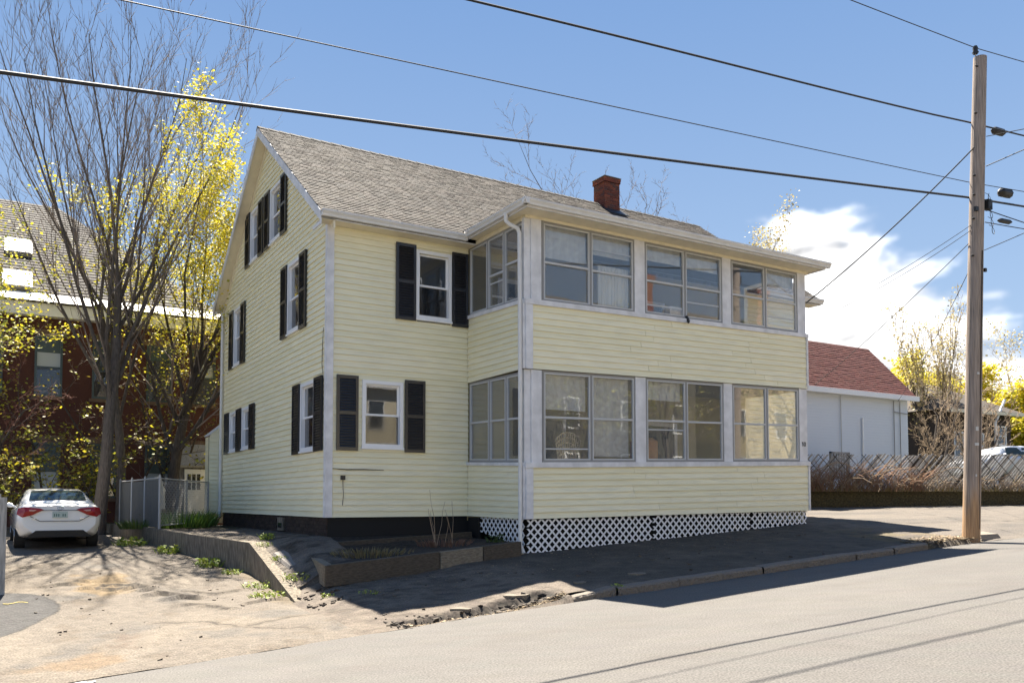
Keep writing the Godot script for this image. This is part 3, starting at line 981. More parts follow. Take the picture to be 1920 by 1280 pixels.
		g.box(Vector3(-0.328, roof_y(ez) - 0.30, z0), Vector3(-0.298, roof_y(ez) - 0.232, z1 - 0.12 * float(s > 0.0) * 0.0))
		part(roof, "eave_return", g, M.white_trim)
	for s in [1.0, -1.0]:
		var ez: float = RIDGE_Z + s * 5.15
		g = MB.new()
		var wz := 0.03 if s > 0.0 else BACK_Z - 0.0
		g.box(Vector3(-0.29, 6.13, minf(ez, wz)), Vector3(RIGHT_X + 0.2, 6.15, maxf(ez, wz) - 0.03 * float(s > 0.0)))
		part(roof, "soffit", g, M.cream_trim)
		g = MB.new()
		g.box(Vector3(-0.30, 6.13, ez - 0.03 * float(s > 0.0)), Vector3(RIGHT_X + 0.25, 6.27, ez + 0.03 * float(s < 0.0)))
		part(roof, "fascia", g, M.white_trim)
	gutter(roof, Vector3(-0.31, 6.165, 0.402), Vector3(3.05, 6.165, 0.402), Vector3.BACK, 0.13, 0.13)
	gutter(roof, Vector3(12.4, 6.165, 0.402), Vector3(RIGHT_X + 0.3, 6.165, 0.402), Vector3.BACK, 0.13, 0.13)
	# chimney
	var ch := joint(h, "chimney")
	var reds := [Color(0.22, 0.055, 0.03), Color(0.17, 0.05, 0.032), Color(0.27, 0.075, 0.04), Color(0.12, 0.05, 0.04)]
	brick_block(ch, Vector3(10.62, 9.55, -4.95), Vector3(11.22, 10.62, -4.35), reds)
	brick_block(ch, Vector3(10.59, 10.62, -4.98), Vector3(11.25, 10.77, -4.32), reds)
	g = MB.new()
	g.box(Vector3(10.58, 10.772, -4.99), Vector3(11.26, 10.80, -4.31))
	part(ch, "cap", g, M.stained_concrete)
	g = MB.new()
	var fl := Vector3(0, cosp, sinp) * 0.03
	for a in [[10.5, 11.34, 0.02, 0.75]]:
		var p0 := Vector3(a[0], roof_y(RIDGE_Z + a[2]), RIDGE_Z + a[2]) + fl
		var p1 := Vector3(a[1], roof_y(RIDGE_Z + a[2]), RIDGE_Z + a[2]) + fl
		var p2 := Vector3(a[1], roof_y(RIDGE_Z + a[3]), RIDGE_Z + a[3]) + fl
		var p3 := Vector3(a[0], roof_y(RIDGE_Z + a[3]), RIDGE_Z + a[3]) + fl
		g.hexa([p0, p1, p2, p3, p0 - fl * 0.6, p1 - fl * 0.6, p2 - fl * 0.6, p3 - fl * 0.6])
	part(ch, "flashing", g, M.black_plastic)
	make_porch(h)
	# small things screwed to the wall
	g = MB.new()
	g.box(Vector3(0.285, 0.785, 0.02), Vector3(0.375, 0.875, 0.07))
	part(h, "junction_box", g, M.black_plastic)
	g = MB.new()
	g.tube([Vector3(0.33, 0.79, 0.04), Vector3(0.34, 0.6, 0.035), Vector3(0.35, 0.45, 0.035), Vector3(0.325, 0.25, 0.035)], [0.006, 0.006, 0.006, 0.006], 5)
	part(h, "cord", g, M.twig)
	g = MB.new()
	g.tube([Vector3(0.10, 1.02, 0.036), Vector3(0.4, 1.0, 0.036), Vector3(0.8, 1.01, 0.036), Vector3(1.25, 1.005, 0.036)], [0.006, 0.011, 0.011, 0.006], 5)
	part(h, "cord", g, M.bark_dark)
	g = MB.new()
	g.tube([Vector3(-0.05, 4.0, -0.16), Vector3(-0.05, 3.6, -0.22), Vector3(-0.05, 3.2, -0.24), Vector3(-0.05, 3.0, -0.17)], [0.005, 0.008, 0.008, 0.005], 5)
	part(h, "cord", g, M.bark_dark)
	# rear addition and its downspout
	var ell := joint(h, "rear_addition")
	var E := Wall.new(Vector3(-0.40, 0, -9.72), Vector3.RIGHT, Vector3.BACK)
	siding(ell, E, 21, Vector2(-0.04, 2.65), Vector2(-0.04, 2.65), 0, 0.40, func(y): return Vector2(0.0 if y < 2.36 else (y - 2.36) * 1.2, 0.40), [])
	g = MB.new()
	g.box(Vector3(-0.40, -0.5, -10.3), Vector3(-0.26, 2.3, -9.85))
	part(ell, "side_wall", g, M.siding_b)
	g = MB.new()
	g.hexa([Vector3(-0.43, 2.32, -10.3), Vector3(0.05, 2.72, -10.3), Vector3(0.05, 2.76, -10.3), Vector3(-0.43, 2.36, -10.3), Vector3(-0.43, 2.32, -9.68), Vector3(0.05, 2.72, -9.68), Vector3(0.05, 2.76, -9.68), Vector3(-0.43, 2.36, -9.68)])
	part(ell, "lean_to_roof", g, M.white_trim)
	g = MB.new()
	g.tube([Vector3(-0.09, 6.1, -9.6), Vector3(-0.09, 3.0, -9.6), Vector3(-0.09, 0.1, -9.6), Vector3(-0.12, -0.12, -9.55), Vector3(-0.4, -0.22, -9.3), Vector3(-1.4, -0.27, -8.4)], [0.045, 0.045, 0.045, 0.05, 0.05, 0.05], 8)
	part(h, "downspout", g, M.gutter_white)

func make_porch(h: Node3D) -> void:
	var po := joint(h, "porch")
	var L := 3.31
	var R := 11.82
	var F := Wall.new(Vector3(0, 0, 2.47), Vector3.RIGHT, Vector3.BACK)
	var S := Wall.new(Vector3(L, 0, 0), Vector3.BACK, Vector3.LEFT)
	var at := func(a: float, b: float) -> Callable: return func(x: float) -> float: return lerpf(a, b, (x - L) / (R - L))
	var ats := func(a: float, b: float) -> Callable: return func(x: float) -> float: return lerpf(a, b, x / 2.47)
	var fe := func(_y): return Vector2(L + 0.17, R - 0.03)
	var se := func(_y): return Vector2(0.03, 2.40)
	# clapboard bands
	var band := joint(h, "porch_wall")
	siding(band, F, 8, Vector2(-0.03, 1.01), Vector2(0.09, 1.23), L, R, fe, [])
	siding(band, F, 10, Vector2(3.04, 4.37), Vector2(3.20, 4.51), L, R, fe, [])
	siding(band, S, 9, Vector2(0.0, 1.15), Vector2(-0.03, 1.05), 0, 2.47, se, [])
	siding(band, S, 11, Vector2(3.03, 4.49), Vector2(3.04, 4.39), 0, 2.47, se, [])
	var g := MB.new()
	# corner boards and the right-hand end
	F.block(g, L + 0.0, L + 0.17, -0.03, -0.03, 1.01, 1.01, -0.1, 0.046)
	S.block(g, 2.40, 2.471, -0.03, -0.03, 1.05, 1.05, -0.09, 0.044)
	part(po, "corner_board", g, M.white_trim)
	g = MB.new()
	F.block(g, L + 0.0, L + 0.17, 3.04, 3.04, 4.37, 4.37, -0.1, 0.046)
	S.block(g, 2.40, 2.471, 3.04, 3.04, 4.39, 4.39, -0.09, 0.044)
	part(po, "corner_board", g, M.white_trim)
	g = MB.new()
	F.block(g, R - 0.03, R + 0.03, 0.09, 0.09, 1.23, 1.23, -0.1, 0.048)
	part(po, "corner_board", g, M.white_trim)
	g = MB.new()
	F.block(g, R - 0.03, R + 0.03, 3.20, 3.20, 4.51, 4.51, -0.1, 0.048)
	part(po, "corner_board", g, M.white_trim)
	g = MB.new()
	g.box(Vector3(R - 0.12, -0.2, 0.0), Vector3(R, 1.25, 2.36))
	g.box(Vector3(R - 0.12, 3.15, 0.0), Vector3(R, 4.52, 2.36))
	g.box(Vector3(R - 0.12, 1.25, 0.0), Vector3(R, 3.15, 0.5))
	g.box(Vector3(R - 0.12, 4.52, 0.0), Vector3(R, 6.3, 0.5))
	part(po, "end_wall", g, M.siding)
	# sills
	g = MB.new()
	F.block(g, L - 0.02, R + 0.04, 1.01, 1.23, 1.12, 1.335, -0.12, 0.06)
	part(po, "sill", g, M.white_trim)
	g = MB.new()
	F.block(g, L - 0.02, R + 0.04, 4.37, 4.51, 4.475, 4.605, -0.12, 0.06)
	part(po, "sill", g, M.white_trim)
	g = MB.new()
	S.block(g, 0.02, 2.45, 1.15, 1.05, 1.22, 1.12, -0.12, 0.05)
	part(po, "sill", g, M.white_trim)
	g = MB.new()
	S.block(g, 0.02, 2.45, 4.49, 4.39, 4.57, 4.47, -0.12, 0.05)
	part(po, "sill", g, M.white_trim)
	# posts between the bays
	var low_b: Callable = at.call(1.12, 1.34)
	var low_t: Callable = at.call(3.03, 3.19)
	var up_b: Callable = at.call(4.475, 4.61)
	var up_t: Callable = at.call(6.17, 6.16)
	for q in [[L, L + 0.43], [6.20, 6.49], [8.89, 9.17], [11.53, R + 0.0]]:
		for k in 2:
			g = MB.new()
			var b: Callable = low_b if k == 0 else up_b
			var t: Callable = low_t if k == 0 else up_t
			F.block(g, q[0], q[1], b.call(q[0]), b.call(q[1]), t.call(q[0]), t.call(q[1]), -0.12, 0.0 if q[0] > L else -0.03)
			if q[0] == L:
				F.block(g, L + 0.15, L + 0.40, b.call(L), b.call(L), t.call(L), t.call(L), -0.03, 0.012)
			part(po, "post", g, M.white_trim)
	# front windows
	for q in [[3.74, 4.99, 6.20], [6.49, 7.70, 8.89], [9.17, 10.36, 11.53]]:
		storm_bay(h, F, q, low_b, low_t, [0.49, 0.49], [0.13 if q[0] < 4.0 else (0.38 if q[0] < 7.0 else 0.0), 0.0])
		storm_bay(h, F, q, up_b, up_t, [0.49 if q[0] < 4.0 else 0.47, 0.48 if q[0] < 4.0 else 0.47], [0.0 if q[0] < 4.0 else (0.12 if q[0] < 7.0 else 0.0), 0.78 if q[0] < 4.0 else (0.20 if q[0] > 7.0 else 0.24)])
	storm_bay(h, S, [0.05, 0.98, 1.70, 2.40], ats.call(1.22, 1.12), ats.call(3.03, 2.99), [0.49, 0.49, 0.49], [0.0, 0.0, 0.0])
	storm_bay(h, S, [0.05, 0.90, 1.62, 2.40], ats.call(4.57, 4.47), ats.call(6.14, 6.12), [0.0, 0.46, 0.53], [0.0, 0.35, 0.0])
	# beam and roof edge
	g = MB.new()
	F.block(g, L, R + 0.1, 6.17, 6.16, 6.22, 6.22, -0.12, 0.02)
	S.block(g, 0.04, 2.35, 6.14, 6.12, 6.22, 6.22, -0.12, 0.015)
	part(po, "beam", g, M.cream_trim)
	g = MB.new()
	g.box(Vector3(3.08, 6.22, 0.45), Vector3(12.0, 6.25, 2.92))
	part(po, "soffit", g, M.cream_trim)
	g = MB.new()
	g.box(Vector3(3.06, 6.20, 0.5), Vector3(3.09, 6.36, 2.92))
	g.box(Vector3(3.06, 6.20, 2.92), Vector3(12.03, 6.36, 2.95))
	g.box(Vector3(12.0, 6.20, 0.5), Vector3(12.03, 6.36, 2.92))
	part(po, "fascia", g, M.white_trim)
	g = MB.new()
	g.hexa([Vector3(3.05, 6.34, 2.96), Vector3(12.04, 6.34, 2.96), Vector3(12.04, 6.40, 0.2), Vector3(3.05, 6.40, 0.2), Vector3(3.05, 6.365, 2.96), Vector3(12.04, 6.365, 2.96), Vector3(12.04, 6.45, 0.2), Vector3(3.05, 6.45, 0.2)])
	part(po, "porch_roof", g, M.foundation_black)
	gutter(po, Vector3(2.94, 6.235, 2.952), Vector3(12.12, 6.235, 2.952), Vector3.BACK)
	gutter(po, Vector3(3.058, 6.235, 3.07), Vector3(3.058, 6.235, 0.5), Vector3.LEFT)
	# floors and ceilings inside
	g = MB.new()
	g.box(Vector3(L + 0.02, 0.12, 0.0), Vector3(R - 0.02, 0.24, 2.34))
	g.box(Vector3(L + 0.12, 3.2, 0.0), Vector3(R - 0.12, 3.42, 2.34))
	part(po, "floor", g, M.interior_floor)
	g = MB.new()
	g.box(Vector3(L + 0.13, 3.16, 0.01), Vector3(R - 0.13, 3.19, 2.34))
	g.box(Vector3(L + 0.13, 6.22, 0.01), Vector3(R - 0.13, 6.30, 2.34))
	part(po, "ceiling", g, M.interior_ceiling)
	# doors and windows in the old front wall, seen through the porch glass
	for q in [[5.0, 0.24, 0.9], [8.6, 0.24, 0.9], [4.2, 3.42, 0.9], [8.2, 3.42, 0.9]]:
		g = MB.new()
		g.box(Vector3(q[0], q[1], 0.002), Vector3(q[0] + q[2], q[1] + 2.05, 0.05))
		part(po, "inner_door", g, M.window_dark)
		g = MB.new()
		g.box(Vector3(q[0] - 0.1, q[1], 0.002), Vector3(q[0], q[1] + 2.15, 0.06))
		g.box(Vector3(q[0] + q[2], q[1], 0.002), Vector3(q[0] + q[2] + 0.1, q[1] + 2.15, 0.06))
		g.box(Vector3(q[0], q[1] + 2.05, 0.002), Vector3(q[0] + q[2], q[1] + 2.15, 0.06))
		part(po, "door_casing", g, M.white_trim)
	# roller shades and curtains
	for q in [[3.82, 4.95, 5.45, 6.14, 0], [5.05, 6.15, 5.70, 6.14, 0], [6.55, 7.66, 5.80, 6.14, 0], [7.75, 8.85, 5.78, 6.14, 0], [10.42, 11.5, 5.75, 6.12, 0], [3.82, 4.93, 2.25, 3.02, 0], [5.05, 6.1, 1.30, 3.04, 0], [6.56, 7.64, 2.62, 3.06, 0]]:
		g = MB.new()
		for k in 12:
			var a := lerpf(q[0], q[1], k / 12.0)
			var b := lerpf(q[0], q[1], (k + 1) / 12.0)
			var w0 := 2.33 + 0.008 * sin(k * 1.7 + q[2])
			var w1 := 2.33 + 0.008 * sin((k + 1) * 1.7 + q[2])
			g.hexa([Vector3(a, q[2], w0), Vector3(b, q[2], w1), Vector3(b, q[3], w1), Vector3(a, q[3], w0), Vector3(a, q[2], w0 - 0.004), Vector3(b, q[2], w1 - 0.004), Vector3(b, q[3], w1 - 0.004), Vector3(a, q[3], w0 - 0.004)])
		part(po, "roller_shade", g, M.shade_cloth)
	g = MB.new()
	for k in 30:
		var a := 5.3 + k * 0.028
		g.quad(Vector3(a, 4.52, 2.30 + 0.02 * sin(k * 1.9)), Vector3(a + 0.028, 4.52, 2.30 + 0.02 * sin((k + 1) * 1.9)), Vector3(a + 0.028, 5.5, 2.30 + 0.02 * sin((k + 1) * 1.9)), Vector3(a, 5.5, 2.30 + 0.02 * sin(k * 1.9)))
	part(po, "curtain", g, M.curtain)
	# lattice skirts
	for q in [[L + 0.05, 6.68, 0.0], [6.69, 9.765, 0.0], [9.775, R - 0.03, 0.0]]:
		lattice(h, F, q[0], q[1], func(x): return lerpf(-0.035, 0.085, (x - L) / (R - L)), func(x): return ground_y(x, 2.5) + 0.0, -0.04)
	lattice(h, S, 0.55, 2.42, func(x): return -0.02, func(x): return lerpf(-0.34, -0.62, (x - 0.55) / 1.87), -0.03)
	g = MB.new()
	g.box(Vector3(L, -1.0, 0.02), Vector3(L + 0.05, -0.03, 0.55))
	g.box(Vector3(R - 0.05, -1.0, 0.02), Vector3(R, 0.06, 2.38))
	g.box(Vector3(L + 0.3, -1.2, 1.2), Vector3(R - 0.06, 0.08, 1.25))
	part(h, "foundation", g, M.foundation_black)
	# downspout at the porch corner
	g = MB.new()
	g.tube([Vector3(2.99, 6.26, 2.25), Vector3(2.99, 6.10, 2.25), Vector3(3.05, 6.02, 2.30), Vector3(3.19, 5.94, 2.38), Vector3(3.225, 5.84, 2.40), Vector3(3.225, 3.0, 2.42), Vector3(3.225, 0.2, 2.42), Vector3(3.225, -0.55, 2.42), Vector3(3.25, -0.72, 2.50)], [0.045, 0.045, 0.045, 0.045, 0.045, 0.045, 0.045, 0.045, 0.05], 8)
	part(h, "downspout", g, M.gutter_white)
	# house number on the right-hand post
	var tm := TextMesh.new()
	var sf := SystemFont.new()
	sf.font_names = PackedStringArray(["Droid Sans"])
	tm.font = sf
	tm.text = "10"
	tm.font_size = 16
	tm.pixel_size = 0.0095
	tm.depth = 0.01
	var num := MeshInstance3D.new()
	num.name = "house_number"
	num.mesh = tm
	num.material_override = M.black_plastic
	h.add_child(num, true)
	num.position = Vector3(11.67, 1.77, 2.478)
	g = MB.new()
	g.bar(Vector3(7.70, 4.60, 2.50), Vector3(7.71, 4.47, 2.56), 0.05, 0.05, Vector3.RIGHT)
	g.bar(Vector3(7.71, 4.47, 2.56), Vector3(7.66, 4.44, 2.62), 0.06, 0.04, Vector3.RIGHT)
	part(h, "bracket", g, M.black_plastic)

func lattice(h: Node3D, w: Wall, u0: float, u1: float, top: Callable, low: Callable, out: float) -> void:
	var o := joint(h, "lattice_panel")
	var gap := 0.125 * sqrt(2.0)
	var half := 0.019
	for lay in 2:
		var sgn := 1.0 if lay == 0 else -1.0
		var o0 := out + 0.007 * lay
		var lowest := minf(low.call(u0), low.call(u1))
		var highest := maxf(top.call(u0), top.call(u1))
		var c := -30.0
		var s := u0 - (highest - lowest) - 0.3
		while s < u1 + (highest - lowest) + 0.3:
			# the lath follows u = s + sgn * (y - lowest); keep what lies inside the panel
			var a := -1.0
			var b := -1.0
			var steps := 60
			for k in steps + 1:
				var y := lowest + (highest - lowest) * k / steps
				var u := s + sgn * (y - lowest)
				if u > u0 + half and u < u1 - half and y > low.call(u) and y < top.call(u):
					if a < 0.0: a = k
					b = k
			if a >= 0.0 and b - a > 2:
				var g := MB.new()
				var ya := lowest + (highest - lowest) * a / steps
				var yb := lowest + (highest - lowest) * b / steps
				var ua := s + sgn * (ya - lowest)
				var ub := s + sgn * (yb - lowest)
				var k := half * sqrt(2.0)
				g.hexa([w.p(ua - k, ya, o0), w.p(ua + k, ya, o0), w.p(ub + k, yb, o0), w.p(ub - k, yb, o0), w.p(ua - k, ya, o0 + 0.006), w.p(ua + k, ya, o0 + 0.006), w.p(ub + k, yb, o0 + 0.006), w.p(ub - k, yb, o0 + 0.006)])
				part(o, "lath", g, M.lattice_white)
			s += gap

# ---------------------------------------------------------------- things along the street
func leaf_quad(g: MB, p: Vector3, size: float, c: Color, flat_ := false) -> void:
	var a := rng.randf() * TAU
	var t := Vector3(cos(a), rng.randf_range(-0.7, 0.7) * (0.25 if flat_ else 1.0), sin(a)).normalized()
	var b := t.cross(Vector3(rng.randf_range(-1, 1), rng.randf_range(0.2, 1.2), rng.randf_range(-1, 1)).normalized()).normalized()
	if flat_: b = t.cross(Vector3(rng.randf_range(-0.35, 0.35), 1, rng.randf_range(-0.35, 0.35))).normalized()
	g.col = c
	t *= size * 0.5
	b *= size * rng.randf_range(0.25, 0.42)
	g.quad(p - t, p + b, p + t, p - b)
func blade(g: MB, p: Vector3, dir: Vector3, length: float, w: float, c: Color) -> void:
	var s := dir.cross(Vector3(rng.randf_range(-1, 1), 0.1, rng.randf_range(-1, 1))).normalized() * w * 0.5
	var m := p + dir * length * 0.55
	var e := p + dir * length + Vector3(dir.x, -0.4, dir.z) * length * 0.22
	g.col = c
	g.quad(p - s, p + s, m + s * 0.8, m - s * 0.8)
	g.tri(m - s * 0.8, m + s * 0.8, e)
func clump(p: Vector3, r: float, hgt: float, count: int, tone: Color, leafy := true) -> MB:
	var g := MB.new()
	for i in count:
		var a := rng.randf() * TAU
		var d := sqrt(rng.randf()) * r
		var q := p + Vector3(cos(a) * d, 0, sin(a) * d)
		var k := rng.randf_range(0.6, 1.35)
		var c := Color(tone.r * k, tone.g * k * rng.randf_range(0.9, 1.1), tone.b * k)
		var lean := Vector3(cos(a) * 0.6 * d / r, 1.0, sin(a) * 0.6 * d / r).normalized()
		if leafy and i % 3 > 0:
			leaf_quad(g, q + Vector3(0, rng.randf() * hgt * 0.8, 0), hgt * rng.randf_range(0.25, 0.5), c)
		else:
			blade(g, q, lean, hgt * rng.randf_range(0.5, 1.0), 0.012 + hgt * 0.03, c)
	return g
func chunk(g: MB, p: Vector3, size: Vector3, c: Color) -> void:
	# an irregular flattish lump
	g.col = c
	var b := Basis.from_euler(Vector3(rng.randf_range(-0.3, 0.3), rng.randf() * TAU, rng.randf_range(-0.3, 0.3)))
	var q := []
	for z in [-0.5, 0.5]:
		for xy in [[-0.5, -0.5], [0.5, -0.5], [0.5, 0.5], [-0.5, 0.5]]:
			q.append(p + b * (Vector3(xy[0] * size.x, xy[1] * size.y, z * size.z) * Vector3(rng.randf_range(0.55, 1.0), rng.randf_range(0.7, 1.0), rng.randf_range(0.55, 1.0))))
	g.hexa(q)

func plant(called: String, label: String, cat: String, at: Vector3, g: MB, group := "") -> void:
	var o := thing(called, label, cat, at, rng.randf() * TAU if at != Vector3.ZERO else 0.0, group)
	part(o, "leaves", g, M.grass).set_meta("kind", "stuff")
func make_street() -> void:
	# granite kerb
	var kerb := Node3D.new()
	kerb.name = "kerb"
	add_child(kerb)
	kerb.set_meta("kind", "structure")
	var cuts := [1.82, 2.78, 4.12, 6.15, 7.3, 8.8, 10.0, 11.15]
	for i in cuts.size() - 1:
		var g := MB.new()
		var a: float = cuts[i] + 0.012
		var b: float = cuts[i + 1] - 0.012
		var n := 7
		var tilt := rng.randf_range(-0.012, 0.012)
		var out := rng.randf_range(-0.015, 0.02)
		for k in n:
			var x0 := lerpf(a, b, float(k) / n)
			var x1 := lerpf(a, b, float(k + 1) / n)
			var j0 := 0.012 * n2(x0, 3.0, 3.0)
			var j1 := 0.012 * n2(x1, 3.0, 3.0)
			var t0 := road_edge(x0) + 0.135 + j0 + tilt * (x0 - a)
			var t1 := road_edge(x1) + 0.135 + j1 + tilt * (x1 - a)
			if i == 0:
				t0 -= 0.07 * (b - x0)
				t1 -= 0.07 * (b - x1)
			var z0 := 6.11 + out + j0
			var z1 := 6.11 + out + j1
			g.quad(Vector3(x0, t0, 5.86), Vector3(x1, t1, 5.86), Vector3(x1, t1, z1 - 0.03), Vector3(x0, t0, z0 - 0.03))
			g.quad(Vector3(x0, t0, z0 - 0.03), Vector3(x1, t1, z1 - 0.03), Vector3(x1, t1 - 0.03, z1), Vector3(x0, t0 - 0.03, z0))
			g.quad(Vector3(x0, t0 - 0.03, z0), Vector3(x1, t1 - 0.03, z1), Vector3(x1, t1 - 0.35, z1 + 0.01), Vector3(x0, t0 - 0.35, z0 + 0.01))
			g.quad(Vector3(x1, t1, 5.86), Vector3(x0, t0, 5.86), Vector3(x0, t0 - 0.3, 5.85), Vector3(x1, t1 - 0.3, 5.85))
			for e in ([x0] if k == 0 else ([x1] if k == n - 1 else [])):
				var tt := t0 if k == 0 else t1
				g.quad(Vector3(e, tt, 5.86), Vector3(e, tt, 6.08), Vector3(e, tt - 0.35, 6.11), Vector3(e, tt - 0.35, 5.86))
		part(kerb, "kerb_stone", g, M.granite)
	# broken asphalt along the unkerbed edge, loose leaves, flat stones
	var br := MB.new()
	for i in 260:
		var x := rng.randf_range(-1.1, 1.75)
		var z := 5.82 - 0.07 * (x - 0.3) + rng.randfn(0.0, 0.10)
		var s := 0.02 + 0.09 * pow(rng.randf(), 2.6)
		var k := rng.randf_range(0.35, 1.1)
		chunk(br, Vector3(x, verge_height(x, z) + 0.006, z), Vector3(s * 1.7, s * 0.4, s), Color(0.13, 0.105, 0.08) * k)
	for i in 26:
		var x := rng.randf_range(11.2, 13.0)
		var z := 5.95 + rng.randfn(0.0, 0.12)
		var s := rng.randf_range(0.04, 0.12)
		chunk(br, Vector3(x, verge_height(x, minf(z, 6.0)) + 0.01, z), Vector3(s * 1.6, s * 0.5, s), Color(0.24, 0.19, 0.14) * rng.randf_range(0.6, 1.2))
	for i in 60:
		var x := rng.randf_range(-1.5, 11.0)
		var z := rng.randf_range(3.2, 5.7)
		var s := rng.randf_range(0.02, 0.07)
		chunk(br, Vector3(x, walk_height(x, z) + 0.004, z), Vector3(s * 1.6, s * 0.5, s), Color(0.12, 0.10, 0.08) * rng.randf_range(0.6, 1.3))
	for i in 45:
		var x := rng.randf_range(-5.3, -1.7)
		var z := rng.randf_range(-2.0, 5.8)
		var s := rng.randf_range(0.012, 0.045)
		chunk(br, Vector3(x, drive_height(x, z) + 0.006, z), Vector3(s * 1.6, s * 0.6, s), Color(0.20, 0.16, 0.12) * rng.randf_range(0.5, 1.4))
	for i in 40:
		var x := rng.randf_range(-1.5, -0.9)
		var z := rng.randf_range(2.6, 4.0)
		var s := rng.randf_range(0.02, 0.08)
		chunk(br, Vector3(x, walk_height(x, z) + 0.004, z), Vector3(s * 1.5, s * 0.6, s), Color(0.12, 0.09, 0.065) * rng.randf_range(0.5, 1.3))
	stuff("broken_asphalt", "crumbled asphalt and stones along the broken pavement edge", "rubble", br, M.concrete)
	var slabs := [[1.25, 5.42, 0.55, "cracked flat asphalt slab lying where the granite kerb starts"], [0.2, 5.60, 0.42, "thin broken asphalt plate in the leaf-strewn gutter"], [2.6, 5.35, 0.34, "pale broken slab on the dark pavement behind the kerb"], [3.9, 5.3, 0.4, "pale chip of concrete on dark pavement further up the kerb"]]
	for q in slabs:
		var g := MB.new()
		g.col = Color(0.26, 0.22, 0.17)
		var pts := []
		for k in 7:
			var a := TAU * k / 7.0 + rng.randf() * 0.4
			pts.append(Vector3(cos(a) * q[2] * rng.randf_range(0.35, 0.55), 0.05 + rng.randf() * 0.015, sin(a) * q[2] * rng.randf_range(0.2, 0.34)))
		for k in 7:
			var a: Vector3 = pts[k]
			var b: Vector3 = pts[(k + 1) % 7]
			g.tri(Vector3(0, 0.055, 0), b, a)
			g.quad(a, b, b - Vector3(0, 0.08, 0), a - Vector3(0, 0.08, 0))
		one("asphalt_slab", q[3], "slab", g, M.concrete, Vector3(q[0], walk_height(q[0], q[1]) - 0.045, q[1]), "broken slabs along the kerb")
	var rock := MB.new()
	rock.col = Color(0.34, 0.29, 0.23)
	rock.hexa([Vector3(-0.1, 0.0, -0.25), Vector3(0.95, 0.0, -0.2), Vector3(1.0, 0.0, 0.15), Vector3(0.0, 0.0, 0.25), Vector3(0.0, 0.16, -0.2), Vector3(0.8, 0.17, -0.18), Vector3(0.92, 0.12, 0.1), Vector3(0.05, 0.12, 0.2)])
	one("kerb_block", "pale broken kerb block beside the foot of the utility pole", "kerb stone", rock, M.concrete, Vector3(13.2, verge_height(13.2, 5.9) - 0.02, 5.85))
	var lt := MB.new()
	var tans := [Color(0.27, 0.20, 0.12), Color(0.19, 0.135, 0.08), Color(0.34, 0.27, 0.17), Color(0.12, 0.08, 0.05)]
	for i in 1500:
		var x := rng.randf_range(-0.9, 1.95)
		var z := 5.93 - 0.05 * (x - 0.3) + rng.randfn(0.0, 0.06)
		leaf_quad(lt, Vector3(x, verge_height(x, minf(z, 6.05)) + rng.randf() * 0.035, z), rng.randf_range(0.025, 0.075), tans[i % 4] * rng.randf_range(0.45, 1.05), true)
	for i in 1000:
		var x := rng.randf_range(11.0, 13.0)
		var z := 5.85 + rng.randfn(0.0, 0.16)
		leaf_quad(lt, Vector3(x, verge_height(x, minf(z, 6.05)) + rng.randf() * 0.05, z), rng.randf_range(0.03, 0.09), tans[i % 4] * rng.randf_range(0.7, 1.2), true)
	for i in 500:
		var x := rng.randf_range(3.4, 11.5)
		var z := 2.55 + absf(rng.randfn(0.0, 0.9))
		leaf_quad(lt, Vector3(x, verge_height(x, z) + 0.015, z), rng.randf_range(0.025, 0.06), tans[i % 4] * rng.randf_range(0.4, 0.9), true)
	for i in 260:
		var x := rng.randf_range(-1.0, 3.2)
		var z := rng.randf_range(3.0, 4.2)
		leaf_quad(lt, Vector3(x, verge_height(x, z) + 0.015, z), rng.randf_range(0.02, 0.06), tans[i % 4] * rng.randf_range(0.5, 1.1), true)
	stuff("leaf_litter", "dry brown leaves gathered along the kerb and round the pole", "leaves", lt, M.litter)
	# retaining wall beside the driveway
	var g := MB.new()
	var zs := [-11.0, -9.0, -7.0, -5.4, -4.2, -3.0, -1.8, -0.5, 0.3, 1.2, 2.1, 3.0]
	for i in zs.size() - 1:
		var a: float = zs[i]
		var b: float = zs[i + 1]
		var p := []
		for z in [a, b]:
			var wx := wall_x(z)
			var y: float = wall_top(z) + 0.012 * n2(z, 0.0, 1.7)
			p.append_array([Vector3(wx, y - 1.2, z), Vector3(wx + 0.24, y - 1.2, z), Vector3(wx + 0.24, y, z), Vector3(wx, y, z)])
		g.hexa(p)
	one("retaining_wall", "low water-stained concrete retaining wall sloping down beside the driveway", "wall", g, M.stained_concrete)
	# timber-edged bed under the front wall
	var bed := thing("planter_bed", "timber-edged bed with dead stalks under the front wall", "planter", Vector3(0, -0.9, 0))
	var A := Vector3(-1.03, 0.13, 2.95)
	var B := Vector3(3.12, 0.42, 2.62)
	var cutp := [0.0, 0.30, 0.55, 0.78, 1.0]
	for k in 4:
		g = MB.new()
		var p0 := A.lerp(B, cutp[k] + 0.004)
		var p1 := A.lerp(B, cutp[k + 1])
		var out := Vector3(0, rng.randf_range(-0.015, 0.01), rng.randf_range(-0.03, 0.03))
		g.hexa([p0 + out + Vector3(0, -0.36, 0), p1 + out + Vector3(0, -0.36, 0), p1 + out, p0 + out, p0 + out + Vector3(0, -0.36, -0.16), p1 + out + Vector3(0, -0.36, -0.16), p1 + out + Vector3(0, 0, -0.16), p0 + out + Vector3(0, 0, -0.16)])
		part(bed, "edging_timber", g, M.timber if k != 2 else M.timber_pale)
	g = MB.new()
	var e0 := Vector3(-1.03, 0.14, 2.94)
	var e1 := Vector3(-0.70, 0.20, 0.95)
